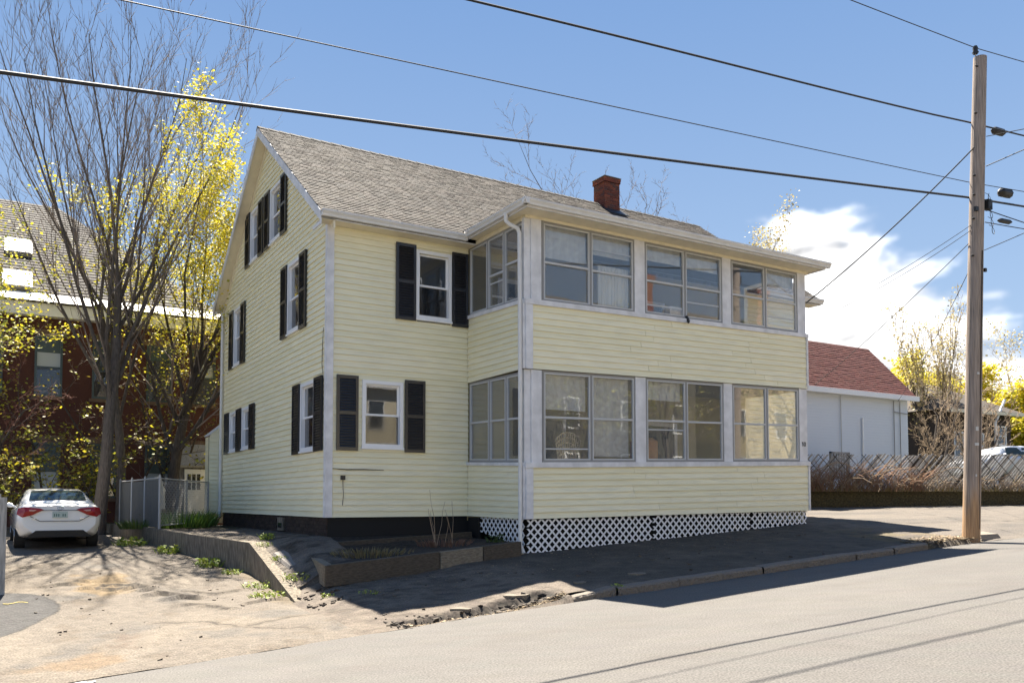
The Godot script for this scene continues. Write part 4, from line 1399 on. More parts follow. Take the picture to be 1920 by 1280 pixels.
	g.hexa([e0 + Vector3(0, -0.36, 0), e1 + Vector3(0, -0.36, 0), e1, e0, e0 + Vector3(0.16, -0.36, 0), e1 + Vector3(0.16, -0.36, 0), e1 + Vector3(0.16, 0, 0), e0 + Vector3(0.16, 0, 0)])
	part(bed, "edging_timber", g, M.timber_pale)
	g = MB.new()
	e0 = Vector3(-0.30, 0.40, 0.62)
	e1 = Vector3(3.2, 0.55, 0.42)
	g.hexa([e0 + Vector3(0, -0.3, 0), e1 + Vector3(0, -0.3, 0), e1, e0, e0 + Vector3(0, -0.3, -0.15), e1 + Vector3(0, -0.3, -0.15), e1 + Vector3(0, 0, -0.15), e0 + Vector3(0, 0, -0.15)])
	part(bed, "edging_timber", g, M.timber)
	g = MB.new()
	g.col = Color(0.05, 0.038, 0.028)
	g.hexa([Vector3(-0.9, -0.3, 2.8), Vector3(3.2, -0.2, 2.5), Vector3(3.2, 0.40, 2.5), Vector3(-0.9, 0.09, 2.8), Vector3(-0.6, -0.3, 0.6), Vector3(3.2, -0.2, 0.45), Vector3(3.2, 0.42, 0.45), Vector3(-0.6, 0.15, 0.6)])
	part(bed, "soil", g, M.soil)
	# plants in the bed
	plant("dead_plants", "matted dry grass at the left of the timber-edged bed", "plant", Vector3(0.35, -0.72, 1.6), clump(Vector3.ZERO, 0.75, 0.2, 420, Color(0.17, 0.14, 0.065), false))
	var red := clump(Vector3(2.0, -0.58, 1.45), 0.55, 0.2, 260, Color(0.16, 0.09, 0.06), false)
	for i in 8:
		var a := Vector3(rng.randf_range(1.6, 2.4), -0.58, rng.randf_range(1.2, 1.7))
		var pts := [a]
		var d := Vector3(rng.randf_range(-0.25, 0.25), 1, rng.randf_range(-0.2, 0.2))
		for k in 4:
			pts.append(pts[-1] + d * rng.randf_range(0.1, 0.32))
			d += Vector3(rng.randf_range(-0.3, 0.3), 0, rng.randf_range(-0.3, 0.3))
		red.col = Color(0.30, 0.22, 0.15)
		red.tube(pts, [0.008, 0.006, 0.005, 0.004, 0.003], 4)
	one("rose_bush", "bare reddish bush with tall thin canes in the timber-edged bed", "bush", red, M.litter)
	plant("green_sprig", "small green sprig beside the porch lattice", "plant", Vector3(3.0, -0.52, 1.8), clump(Vector3.ZERO, 0.2, 0.22, 60, Color(0.05, 0.08, 0.02)))
	# weeds
	var wl := [[-3.05, -5.6, 0.30, 0.28, "weeds at the far end of the retaining wall near the car"], [-2.46, -3.9, 0.2, 0.26, "pale green weed at the wall foot, second from the car"], [-1.98, -1.7, 0.22, 0.26, "weed tuft halfway along the foot of the retaining wall"], [-1.78, -0.5, 0.17, 0.18, "low weed where the retaining wall top bends down"],
		[-1.72, 1.2, 0.22, 0.16, "weeds under the sloping end of the retaining wall"], [-1.80, 2.3, 0.26, 0.17, "broad weed patch at the low end of the retaining wall"], [-1.2, 2.0, 0.22, 0.16, "weeds on the house side of the sloping wall end"], [-0.98, -0.9, 0.13, 0.2, "leafy weed in the shade by the foundation corner"], [-1.2, -0.3, 0.14, 0.12, "yellowish weed between wall top and foundation"],
		[-0.55, 3.75, 0.13, 0.09, "tiny weed in the pavement before the timber bed"], [-1.12, 3.4, 0.1, 0.1, "small weed below the corner of the timber bed"], [-1.15, 0.8, 0.16, 0.12, "weeds along the crack above the wall slope"], [2.9, 6.0, 0.07, 0.12, "green sprout in the kerb joint"]]
	for q in wl:
		var y := ground_y(q[0], q[1]) - 0.03
		plant("weed_clump", q[4], "weed", Vector3(q[0], y, q[1]), clump(Vector3.ZERO, q[2] * 1.15, q[3], int(50 + q[2] * 320), Color(0.24, 0.30, 0.045)), "weeds round the retaining wall")
	g = MB.new()
	g.col = Color(0.30, 0.27, 0.24)
	g.hexa([Vector3(-1.25, -0.66, 0.5), Vector3(-0.75, -0.58, 0.3), Vector3(-0.68, -0.76, 1.3), Vector3(-1.2, -0.86, 1.45), Vector3(-1.22, -0.60, 0.5), Vector3(-0.77, -0.53, 0.33), Vector3(-0.70, -0.70, 1.27), Vector3(-1.17, -0.80, 1.42)])
	one("stepping_slab", "smooth grey slab between retaining wall and timber bed", "slab", g, M.concrete, Vector3(0, -0.055, 0))
	# day lilies by the chain-link gate
	plant("lily_clump", "bright green lily leaves in front of the chain-link gate", "plant", Vector3(-1.55, -0.38, -7.6), clump(Vector3.ZERO, 0.75, 0.62, 420, Color(0.115, 0.20, 0.035), false))
	plant("lily_clump", "green leaves beside the rear addition, right of the gate", "plant", Vector3(-0.72, -0.38, -8.9), clump(Vector3.ZERO, 0.4, 0.6, 180, Color(0.10, 0.17, 0.035), false))
	plant("grass_tuft", "grass tuft at the end of the slatted chain-link fence", "grass", Vector3(-2.75, -0.38, -7.0), clump(Vector3.ZERO, 0.4, 0.35, 200, Color(0.11, 0.16, 0.04), false))
	# painted marks
	g = MB.new()
	for k in 5:
		var x := -5.72 + k * 0.07
		var z0 := 1.05 + 0.05 * sin(k * 1.3)
		var z1 := 1.05 + 0.05 * sin((k + 1) * 1.3)
		g.quad(Vector3(x, drive_height(x, z0) + 0.006, z0 - 0.03), Vector3(x + 0.07, drive_height(x + 0.07, z1) + 0.006, z1 - 0.03), Vector3(x + 0.07, drive_height(x + 0.07, z1) + 0.006, z1 + 0.02), Vector3(x, drive_height(x, z0) + 0.006, z0 + 0.02))
	one("paint_mark", "faded yellow paint dash on the asphalt patch by the board fence", "paint mark", g, M.paint_yellow)
	g = MB.new()
	for k in 10:
		var a := k * 0.5
		var p := Vector3(-4.95 + 0.13 * cos(a), 0, 6.32 + 0.05 * sin(a))
		var q := Vector3(-4.95 + 0.13 * cos(a + 0.5), 0, 6.32 + 0.05 * sin(a + 0.5))
		var s := Vector3(0.0, 0, 0.03)
		p.y = road_y(p.x, p.z) + 0.012
		q.y = road_y(q.x, q.z) + 0.012
		g.quad(p - s, q - s, q + s, p + s)
	one("paint_mark", "white paint scribble on the road at the driveway mouth", "paint mark", g, M.paint_white)

func wire(called: String, label: String, pts: Array, r: float, sag: float, group: String, twist := false) -> void:
	# hangs between each pair of points with the given sag
	var g := MB.new()
	var line := []
	var rad := []
	for i in pts.size() - 1:
		var n := 28
		for k in n + (1 if i == pts.size() - 2 else 0):
			var t := float(k) / n
			var p: Vector3 = pts[i].lerp(pts[i + 1], t)
			p.y -= sag * 4.0 * t * (1.0 - t)
			if twist: p += Vector3(0, 0.012 * sin(t * 160.0), 0.012 * cos(t * 160.0))
			line.append(p)
			rad.append(r)
	g.tube(line, rad, 5)
	one(called, label, "cable", g, M.cable, Vector3.ZERO, group)
func pole_at(y: float, dx := 0.0, dz := 0.0) -> Vector3:
	var t := (y + 0.6) / 11.15
	return Vector3(12.93 + 0.43 * t + dx, y, 6.0 + 0.26 * t + dz)
func make_pole() -> void:
	var base := verge_y(12.93, 6.0) - 0.1
	var o := thing("utility_pole", "weathered wooden utility pole at the end of the kerb", "utility pole", Vector3(12.93, base, 6.0))
	var hgt := 10.55 - base
	var g := MB.new()
	var pts := []
	var rad := []
	for k in 61:
		var t := k / 60.0
		pts.append(Vector3(0.43 * t + 0.01 * sin(t * 5.0), hgt * t, 0.26 * t + 0.01 * cos(t * 6.0)))
		rad.append(lerpf(0.185, 0.142, t))
	g.tube(pts, rad, 24)
	# weathered grey above, raw orange wood where the foot has been scuffed
	for i in g.v.size():
		var p := g.v[i]
		var k := smoothstep(1.5, 0.5, p.y + 0.9 * nz.get_noise_3d(p.x * 9.0, p.y * 0.6, p.z * 9.0))
		g.c[i] = Color(0.42, 0.34, 0.285).lerp(Color(0.50, 0.31, 0.17), k)
	part(o, "shaft", g, M.pole_wood)
	g = MB.new()
	var tp := Vector3(0.29, 0, 0.24)
	g.tube([tp + Vector3(0, hgt - 0.1, 0), tp + Vector3(0, hgt + 0.08, 0)], [0.015, 0.015], 6)
	part(o, "pin", g, M.steel)
	g = MB.new()
	g.tube([tp + Vector3(0, hgt + 0.06, 0), tp + Vector3(0, hgt + 0.1, 0), tp + Vector3(0, hgt + 0.13, 0), tp + Vector3(0, hgt + 0.2, 0), tp + Vector3(0, hgt + 0.25, 0)], [0.05, 0.075, 0.05, 0.06, 0.04], 10)
	part(o, "insulator", g, M.black_plastic)
	for q in [[9.2, 0.16], [7.75, 0.16], [7.3, 0.17], [6.75, 0.17], [5.9, 0.17], [10.3, 0.15]]:
		g = MB.new()
		var y: float = q[0] - base
		var c := pole_at(q[0]) - o.position
		g.tube([c + Vector3(-0.21, 0, 0.03), c + Vector3(0.21, 0, 0.03)], [0.022, 0.022], 6)
		part(o, "bolt", g, M.cable)
	g = MB.new()
	g.tube([pole_at(6.0, -0.03, 0.165) - o.position, pole_at(5.0, -0.03, 0.17) - o.position, pole_at(2.5, -0.02, 0.178) - o.position, pole_at(-0.3, 0.0, 0.19) - o.position], [0.012, 0.012, 0.012, 0.012], 5)
	part(o, "ground_wire", g, M.bark_dark)
	for q in [[0.35, 7.12, 0.16, 0.14], [0.3, 5.6, 0.07, 0.05], [-0.1, 6.95, 0.10, 0.06]]:
		g = MB.new()
		g.cbox(pole_at(q[1], q[0] - 0.1, 0.1) - o.position, Vector3(q[2], q[3] * 1.6, q[3]))
		part(o, "terminal_box", g, M.black_plastic)
	for q in [[1.6, 0.09, 0.06], [1.95, 0.06, 0.09], [3.2, 0.05, 0.05], [0.9, 0.03, 0.05]]:
		g = MB.new()
		g.cbox(pole_at(q[0], -0.09, 0.155) - o.position, Vector3(q[1], q[2], 0.012), Basis(Vector3.UP, -0.5))
		part(o, "tag", g, M.aluminium)
	for i in 5:
		g = MB.new()
		var y := 7.25 - base - 0.18 * i
		var l := []
		for k in 9:
			var a := k / 8.0 * TAU * 0.8
			l.append(Vector3(0.42 + 0.13 * sin(a) + 0.03 * i, y + 0.12 * cos(a), 0.3 + 0.02 * k))
		g.tube(l, [0.007, 0.007, 0.007, 0.007, 0.007, 0.007, 0.007, 0.007, 0.007], 4)
		part(o, "wire_loop", g, M.cable)
	# the next pole down the street, just outside the frame, holds the other ends
	var o2 := thing("utility_pole", "second utility pole further down the street, beyond the driveway", "utility pole", Vector3(-24, road_edge(-24) - 0.1, 5.95))
	g = MB.new()
	g.col = Color(0.42, 0.34, 0.285)
	g.tube([Vector3(0, 0, 0), Vector3(0, 12.9, 0)], [0.18, 0.14], 16)
	part(o2, "shaft", g, M.pole_wood)
	var gr := "street cables"
	wire("overhead_cable", "thick black cable crossing in front of the gable roof to the pole", [Vector3(-24, 3.45, 5.8), pole_at(7.3, -0.15, -0.15), Vector3(44, 10.6, 5.9)], 0.026, 0.10, gr)
	wire("overhead_cable", "thin cable running just above the thick black one", [Vector3(-24, 5.25, 5.8), pole_at(7.66, -0.15, -0.15), Vector3(44, 10.9, 5.9)], 0.009, 0.05, gr)
	wire("overhead_cable", "twisted cable leaving the top edge of the picture towards the pole", [Vector3(-24, 6.05, 5.8), pole_at(9.06, -0.15, -0.16), Vector3(44, 12.5, 5.9)], 0.02, 0.08, gr, true)
	wire("overhead_cable", "topmost line held by the insulator on the pole", [Vector3(-24, 9.7, 6.0), pole_at(10.74, -0.15, 0), Vector3(44, 15.2, 6.2)], 0.01, 0.25, gr)
	gr = "service drops"
	wire("service_drop", "dark service cable from the pole down to the porch eave", [pole_at(8.42, -0.15, 0), Vector3(11.80, 5.40, 2.50)], 0.016, 0.12, gr)
	wire("service_drop", "upper of two thin lines from pole to porch post", [pole_at(6.62, -0.15, -0.05), Vector3(11.82, 4.93, 2.52)], 0.007, 0.10, gr)
	wire("service_drop", "lower of two thin lines from pole to porch post", [pole_at(6.5, -0.15, -0.05), Vector3(11.82, 4.88, 2.52)], 0.007, 0.14, gr)
	wire("service_drop", "thin line from pole dropping towards the white house", [pole_at(6.2, -0.15, -0.1), Vector3(20.5, 4.7, -4.35)], 0.009, 0.1, gr)
	wire("service_drop", "faint line from pole to the right end of the white house", [pole_at(5.85, 0.15, -0.15), Vector3(25.6, 4.4, -4.35)], 0.008, 0.2, gr)
	wire("service_drop", "steep cable rising from the pole over the street", [pole_at(8, 0.15, 0.1), Vector3(16, 10.4, 15.0), Vector3(20.0, 9.0, 24.0)], 0.012, 0.1, gr)
	wire("service_drop", "second rising cable over the street beside the steep one", [pole_at(8.7, 0.15, 0.1), Vector3(22, 10.6, 14.0), Vector3(27.5, 9.5, 25.0)], 0.01, 0.1, gr)
	wire("service_drop", "lower cable leaving the pole to the right edge", [pole_at(6.7, 0.15, 0.1), Vector3(30.0, 6.4, 12.0), Vector3(36.0, 6.0, 25.0)], 0.011, 0.3, gr)
	wire("service_drop", "crossing cable falling from pole towards the right edge", [pole_at(7, 0.15, 0.1), Vector3(34.0, 7.6, 6.5), Vector3(44, 8.0, 6.2)], 0.012, 0.3, gr)
	wire("service_drop", "cable climbing from low on the pole to the right edge", [pole_at(6.05, 0.15, 0.1), Vector3(19, 9.2, 9.5), Vector3(40, 12.0, 25.0)], 0.009, 0.1, gr)
	for q in [[14.75, 9.27, 5.88, 0.09, "black splice case on the twisted cable right of the pole"], [14.85, 7.75, 5.95, 0.11, "large black splice case on the cables right of the pole"], [14.7, 7.02, 6.0, 0.06, "small black splice case below the large one"]]:
		g = MB.new()
		g.tube([Vector3(-0.3, -0.02, 0), Vector3(-0.17, 0, 0), Vector3(0.17, 0.02, 0), Vector3(0.3, 0.04, 0)], [0.02, q[3], q[3], 0.02], 8)
		one("splice_case", q[4], "cable box", g, M.black_plastic, Vector3(q[0], q[1], q[2]), "cable splices")

# ---------------------------------------------------------------- fences, shed, car
func make_fences() -> void:
	# board fence seen almost edge-on at the left border
	var o := thing("board_fence", "weathered grey board fence end at the left edge of the picture", "fence", Vector3(-5.75, -1.25, 0))
	var g: MB
	for k in 22:
		var z := 0.25 - k * 0.15
		g = MB.new()
		g.box(Vector3(-0.06, 0.0 + 0.006 * k, z - 0.14), Vector3(-0.035, 1.62 + 0.006 * k + rng.randf_range(-0.01, 0.01), z))
		part(o, "board", g, M.grey_wood)
	for k in 3:
		g = MB.new()
		g.box(Vector3(-0.035, -0.3, 0.16 - k * 1.6), Vector3(0.055, 1.66, 0.25 - k * 1.6))
		part(o, "post", g, M.grey_wood)
	for y in [0.35, 1.3]:
		g = MB.new()
		g.box(Vector3(-0.033, y, -3.05), Vector3(0.01, y + 0.08, 0.15))
		part(o, "rail", g, M.grey_wood)
	# chain-link with privacy slats, then bare chain-link to the rear addition
	o = thing("chain_link_fence", "chain-link fence filled with grey privacy slats behind the retaining wall", "fence", Vector3(-2.4, -0.35, -5.6))
	var far := Vector3(-0.35, 0, -5.0)
	for k in 4:
		var p := far * (k / 3.0)
		g = MB.new()
		g.tube([p, p + Vector3(0, 1.32, 0), p + Vector3(0, 1.36, 0)], [0.03, 0.03, 0.01], 8)
		part(o, "post", g, M.steel)
	g = MB.new()
	g.tube([Vector3(0, 1.27, 0), far + Vector3(0, 1.27, 0)], [0.02, 0.02], 6)
	part(o, "top_rail", g, M.steel)
	g = MB.new()
	for k in 84:
		var p := far * ((k + 0.5) / 84.0)
		g.cbox(p + Vector3(0, 0.63, 0), Vector3(0.008, 1.2, 0.048), Basis(Vector3.UP, 0.05 * sin(k * 2.3)))
	part(o, "privacy_slats", g, M.privacy_slat).set_meta("kind", "stuff")
	o = thing("chain_link_gate", "open chain-link fence panel between slatted fence and rear addition", "fence", Vector3(-2.4, -0.35, -5.6))
	var e := Vector3(1.95, 0, -4.0)
	for k in 3:
		var p := e * (k / 2.0) + Vector3(0.03, 0, -0.06)
		g = MB.new()
		g.tube([p, p + Vector3(0, 1.28, 0)], [0.025, 0.025], 8)
		part(o, "post", g, M.steel)
	for y in [0.08, 1.26]:
		g = MB.new()
		g.tube([Vector3(0.03, y, -0.06), e + Vector3(0.03, y, -0.06)], [0.018, 0.018], 6)
		part(o, "rail", g, M.steel)
	g = MB.new()
	var L := e.length()
	var d := e / L
	var n := int(L / 0.12)
	for k in range(-10, n):
		for s in [1.0, -1.0]:
			var a: float = k * 0.12 if s > 0.0 else k * 0.12 + 1.2
			var a1: float = a + s * 1.18
			var y0 := 0.08
			var y1 := 1.26
			if a < 0.0: y0 -= s * a; a = 0.0
			if a1 < 0.0: y1 += a1; a1 = 0.0
			if a > L: y0 += (a - L); a = L
			if a1 > L: y1 -= (a1 - L); a1 = L
			if y1 - y0 > 0.05:
				g.tube([d * a + Vector3(0.03, y0, -0.06), d * a1 + Vector3(0.03, y1, -0.06)], [0.0045, 0.0045], 3, false)
	part(o, "wire_mesh", g, M.steel).set_meta("kind", "stuff")
	# low mossy wall and slatted fence to the right
	var A := Vector3(17.2, 0, -4.4)
	var B := Vector3(28.5, 0, 2.3)
	var al := (B - A).normalized()
	var out := Vector3(-al.z, 0, al.x)
	if out.z < 0: out = -out
	var ln := A.distance_to(B)
	o = thing("stone_wall", "low mossy stone wall below the slatted fence across the side drive", "wall", A)
	g = MB.new()
	var nseg := 24
	for k in nseg:
		var s0 := ln * k / nseg
		var s1 := ln * (k + 1) / nseg
		var t0 := 0.62 + 0.03 * n2(s0, 2.0, 0.8)
		var t1 := 0.62 + 0.03 * n2(s1, 2.0, 0.8)
		g.hexa([al * s0 + Vector3(0, -0.4, 0) + out * 0.02, al * s1 + Vector3(0, -0.4, 0) + out * 0.02, al * s1 + Vector3(0, t1, 0), al * s0 + Vector3(0, t0, 0), al * s0 + Vector3(0, -0.4, 0) - out * 0.35, al * s1 + Vector3(0, -0.4, 0) - out * 0.35, al * s1 + Vector3(0, t1, 0) - out * 0.35, al * s0 + Vector3(0, t0, 0) - out * 0.35])
	part(o, "wall_body", g, M.moss_stone)
	for k in 12:
		g = MB.new()
		var s0 := ln * k / 12.0 + 0.01
		var s1 := ln * (k + 1) / 12.0 - 0.01
		g.hexa([al * s0 + Vector3(0, 0.60, 0) + out * 0.05, al * s1 + Vector3(0, 0.60, 0) + out * 0.05, al * s1 + Vector3(0, 0.68, 0) + out * 0.05, al * s0 + Vector3(0, 0.68, 0) + out * 0.05, al * s0 + Vector3(0, 0.60, 0) - out * 0.38, al * s1 + Vector3(0, 0.60, 0) - out * 0.38, al * s1 + Vector3(0, 0.68, 0) - out * 0.38, al * s0 + Vector3(0, 0.68, 0) - out * 0.38])
		part(o, "coping_stone", g, M.moss_stone)
	o = thing("slatted_fence", "tall grey fence of diagonal slats with dark diamond wires on the mossy wall", "fence", A + Vector3(0, 0.68, 0) - out * 0.2)
	var hh := 1.32
	for k in int(ln / 0.115) + 11:
		var s0 := k * 0.115 - 1.2
		var y0 := 0.0
		var s1 := s0 + hh * 0.85
		var y1 := hh + rng.randf_range(-0.05, 0.03)
		if s0 < 0.0: y0 = -s0 / 0.85; s0 = 0.0
		if s1 > ln: y1 = hh - (s1 - ln) / 0.85; s1 = ln
		if y1 - y0 < 0.15: continue
		if s0 < 4.0 and rng.randf() < 0.35: continue
		if rng.randf() < 0.07: continue
		g = MB.new()
		var w := al * 0.038
		g.hexa([al * s0 + Vector3(0, y0, 0) - w, al * s0 + Vector3(0, y0, 0) + w, al * s1 + Vector3(0, y1, 0) + w, al * s1 + Vector3(0, y1, 0) - w, al * s0 + Vector3(0, y0, 0) - w - out * 0.012, al * s0 + Vector3(0, y0, 0) + w - out * 0.012, al * s1 + Vector3(0, y1, 0) + w - out * 0.012, al * s1 + Vector3(0, y1, 0) - w - out * 0.012])
		part(o, "slat", g, M.grey_wood)
	for k in int(ln / 0.52) + 3:
		for sg in [1.0, -1.0]:
			var s0 := k * 0.52 - 0.6
			var s1: float = s0 + sg * hh * 0.85
			if minf(s0, s1) < 0.0 or maxf(s0, s1) > ln: continue
			g = MB.new()
			g.tube([al * s0 + out * 0.02 + Vector3(0, 0.02, 0), al * s1 + out * 0.02 + Vector3(0, hh, 0)], [0.012, 0.012], 5)
			part(o, "diamond_wire", g, M.bark_dark)
	# brambles on the fence
	g = MB.new()
	for i in 900:
		var s := pow(rng.randf(), 1.5) * ln
		if i % 3 == 0: s = rng.randf() * ln
		var p := A + al * s + out * rng.randf_range(-0.1, 0.25) + Vector3(0, 0.66, 0)
		var dd := Vector3(rng.randf_range(-0.8, 0.8), 1.0, rng.randf_range(-0.6, 0.6))
		var pts := [p]
		var leng := rng.randf_range(0.15, 0.32) * (1.25 if s < 4.5 else 0.75)
		for k in 5:
			pts.append(pts[-1] + dd * leng * rng.randf_range(0.6, 1.0))
			dd = (dd + Vector3(rng.randf_range(-0.6, 0.6), rng.randf_range(-0.55, 0.05), rng.randf_range(-0.5, 0.5)))
		g.tube(pts, [0.010, 0.009, 0.008, 0.007, 0.005, 0.004], 3, false)
	var tb := thing("brambles", "tangle of bare tan brambles growing through the slatted fence", "brambles", Vector3.ZERO)
	part(tb, "stems", g, M.twig_tan).set_meta("kind", "stuff")
	g = MB.new()
	for i in 420:
		var s := pow(rng.randf(), 1.3) * 6.0
		var p := A + al * s + out * rng.randf_range(-0.1, 0.35) + Vector3(0, 0.66, 0)
		var dd := Vector3(rng.randf_range(-0.7, 0.7), 1.0, rng.randf_range(-0.6, 0.6))
		var pts := [p]
		for k in 5:
			pts.append(pts[-1] + dd * rng.randf_range(0.12, 0.34))
			dd = dd + Vector3(rng.randf_range(-0.6, 0.6), rng.randf_range(-0.4, 0.05), rng.randf_range(-0.5, 0.5))
		g.tube(pts, [0.011, 0.01, 0.009, 0.008, 0.006, 0.004], 3, false)
	var rb := thing("brambles", "reddish bare brambles crowding the left end of the slatted fence", "brambles", Vector3.ZERO)
	part(rb, "stems", g, M.twig_rust).set_meta("kind", "stuff")
	for q in [[0.3, 0.9, "pale vine looping along the left half of the slatted fence"], [0.62, 0.72, "pale vine hanging across the slatted fence behind the pole"]]:
		g = MB.new()
		var pts := []
		var rr := []
		for k in 22:
			var s: float = (q[0] - 0.3) * ln + k * 0.24
			pts.append(A + al * s + out * 0.12 + Vector3(0, 0.68 + q[1] + 0.22 * sin(k * 0.62) - 0.008 * k, 0))
			rr.append(0.016)
		g.tube(pts, rr, 5)
		one("vine", q[2], "vine", g, M.twig_tan, Vector3.ZERO, "vines on the fence")
	g = MB.new()
	for i in 700:
		var s := rng.randf() * ln
		var p := A + al * s + out * rng.randf_range(0.05, 0.3) + Vector3(0, 0.66, 0)
		blade(g, p, Vector3(rng.randf_range(-0.5, 0.5), 1, rng.randf_range(-0.5, 0.5)).normalized(), rng.randf_range(0.08, 0.25), 0.02, Color(0.24, 0.18, 0.06) * rng.randf_range(0.6, 1.2))
	stuff("dry_grass", "dry grass on top of the mossy stone wall", "grass", g, M.grass)
	g = MB.new()
	for i in 1500:
		var s := rng.randf() * ln
		var r := 0.06 + 0.16 * absf(rng.randfn(0.0, 1.0))
		var p := A + al * s + out * r
		p.y = verge_height(p.x, p.z) + 0.01
		leaf_quad(g, p, rng.randf_range(0.04, 0.1), Color(0.34, 0.24, 0.11) * rng.randf_range(0.5, 1.1), true)
	stuff("leaf_litter", "dry leaves along the foot of the mossy stone wall", "leaves", g, M.litter)
	# back-yard shed and statue behind the chain-link
	o = thing("garden_shed", "small grey shed with a white panelled door behind the chain-link", "shed", Vector3(-0.75, -0.4, -14.2), 0.0)
	g = MB.new()
	g.box(Vector3(0, 0, 0), Vector3(2.0, 1.9, 1.6))
	part(o, "wall", g, M.shed_wall)
	g = MB.new()
	g.hexa([Vector3(-0.12, 1.85, 1.75), Vector3(2.1, 1.85, 1.75), Vector3(2.1, 2.6, 0.8), Vector3(-0.12, 2.6, 0.8), Vector3(-0.12, 1.92, 1.78), Vector3(2.1, 1.92, 1.78), Vector3(2.1, 2.68, 0.8), Vector3(-0.12, 2.68, 0.8)])
	part(o, "roof", g, M.grey_wood)
	g = MB.new()
	g.box(Vector3(0.15, 0.05, 1.6), Vector3(0.95, 1.8, 1.64))
	var door := part(o, "door", g, M.white_paint)
	for r in 2:
		for k in 3:
			g = MB.new()
			g.box(Vector3(0.24 + k * 0.15, 1.12 + r * 0.28, 1.641), Vector3(0.35 + k * 0.15, 1.36 + r * 0.28, 1.65))
			part(door, "pane", g, M.window_dark)
	o = thing("statue", "small white garden statue standing behind the chain-link panel", "statue", Vector3(-1.55, -0.1, -11.2))
	g = MB.new()
	g.tube([Vector3(0, 0, 0), Vector3(0, 0.2, 0)], [0.2, 0.17], 10)
	part(o, "pedestal", g, M.stained_concrete)
	g = MB.new()
	g.tube([Vector3(0, 0.2, 0), Vector3(0, 0.35, 0), Vector3(0.01, 0.6, 0), Vector3(0.01, 0.78, 0.01), Vector3(0.01, 0.88, 0.02), Vector3(0.01, 0.92, 0.02), Vector3(0.01, 1.0, 0.03), Vector3(0.01, 1.06, 0.02), Vector3(0.01, 1.09, 0.02)], [0.15, 0.16, 0.13, 0.15, 0.10, 0.055, 0.075, 0.06, 0.01], 12)
	part(o, "figure", g, M.statue)

# things kept on the porch, seen through its glass
func make_porch_things() -> void:
	var o := thing("wicker_chair", "fan-backed wicker chair behind the lower left porch window", "chair", Vector3(4.55, 0.241, 1.75), 0.25)
	var g := MB.new()
	g.tube([Vector3(0, 0.40, 0), Vector3(0, 0.46, 0)], [0.27, 0.28], 16)
	part(o, "seat", g, M.wicker)
	for q in [[-0.2, -0.2], [0.2, -0.2], [-0.2, 0.2], [0.2, 0.2]]:
		g = MB.new()
		g.tube([Vector3(q[0] * 1.15, 0, q[1] * 1.15), Vector3(q[0], 0.42, q[1])], [0.022, 0.022], 8)
		part(o, "leg", g, M.wicker)
	var back := joint(o, "backrest")
	for k in 13:
		var a := (k / 12.0 - 0.5) * 1.5
		g = MB.new()
		g.tube([Vector3(0.16 * sin(a), 0.45, 0.25), Vector3(0.40 * sin(a), 0.95, 0.31), Vector3(0.60 * sin(a), 0.55 + 1.02 * cos(a * 0.8), 0.36)], [0.012, 0.012, 0.012], 5)
		part(back, "cane", g, M.wicker)
	for r in 9:
		var t := 0.2 + r * 0.1
		g = MB.new()
		var pts := []
		var rr := []
		for k in 13:
			var a := (k / 12.0 - 0.5) * 1.5
			var p0 := Vector3(0.16 * sin(a), 0.45, 0.25).lerp(Vector3(0.60 * sin(a), 0.55 + 1.02 * cos(a * 0.8), 0.36), t)
			pts.append(p0 + Vector3(0, 0, 0.012 if (k + r) % 2 == 0 else -0.012))
			rr.append(0.016)
		g.tube(pts, rr, 5)
		part(back, "weave", g, M.wicker)
	o = thing("side_table", "small dark table under the orange box on the porch", "table", Vector3(6.95, 0.241, 1.9))
	g = MB.new()
	g.box(Vector3(-0.38, 0.84, -0.25), Vector3(0.38, 0.88, 0.25))
	part(o, "tabletop", g, M.timber)
	for q in [[-0.33, -0.2], [0.33, -0.2], [-0.33, 0.2], [0.33, 0.2]]:
		g = MB.new()
		g.box(Vector3(q[0] - 0.025, 0, q[1] - 0.025), Vector3(q[0] + 0.025, 0.84, q[1] + 0.025))
		part(o, "leg", g, M.timber)
	o = thing("cardboard_box", "orange box behind the middle lower porch window", "box", Vector3(6.90, 1.122, 1.9), 0.08)
	g = MB.new()
	g.box(Vector3(-0.27, 0, -0.18), Vector3(0.27, 0.58, 0.18))
	part(o, "carton", g, M.cardboard)
	g = MB.new()
	g.hexa([Vector3(-0.27, 0.582, 0.17), Vector3(0.27, 0.582, 0.17), Vector3(0.27, 0.60, 0.17), Vector3(-0.27, 0.60, 0.17), Vector3(-0.27, 0.66, 0.02), Vector3(0.27, 0.66, 0.02), Vector3(0.27, 0.68, 0.02), Vector3(-0.27, 0.68, 0.02)])
	part(o, "flap", g, M.cardboard)
	o = thing("fan_heater", "small white appliance on the upper porch sill beside the black bracket", "appliance", Vector3(7.62, 4.581, 2.22))
	g = MB.new()
	g.box(Vector3(-0.24, 0, -0.1), Vector3(0.24, 0.26, 0.08))
	part(o, "housing", g, M.vinyl)
	g = MB.new()
	for k in 6: g.box(Vector3(-0.2, 0.035 + k * 0.034, 0.081), Vector3(0.05, 0.05 + k * 0.034, 0.088))
	part(o, "grille", g, M.aluminium)
	o = thing("plant_stand", "small stand carrying the white appliance on the upper porch", "stand", Vector3(7.62, 3.421, 2.22))
	g = MB.new()
	g.box(Vector3(-0.26, 1.12, -0.12), Vector3(0.26, 1.158, 0.1))
	part(o, "top", g, M.timber)
	for q in [[-0.22, -0.09], [0.22, -0.09], [-0.22, 0.07], [0.22, 0.07]]:
		g = MB.new()
		g.box(Vector3(q[0] - 0.02, 0, q[1] - 0.02), Vector3(q[0] + 0.02, 1.12, q[1] + 0.02))
		part(o, "leg", g, M.timber)

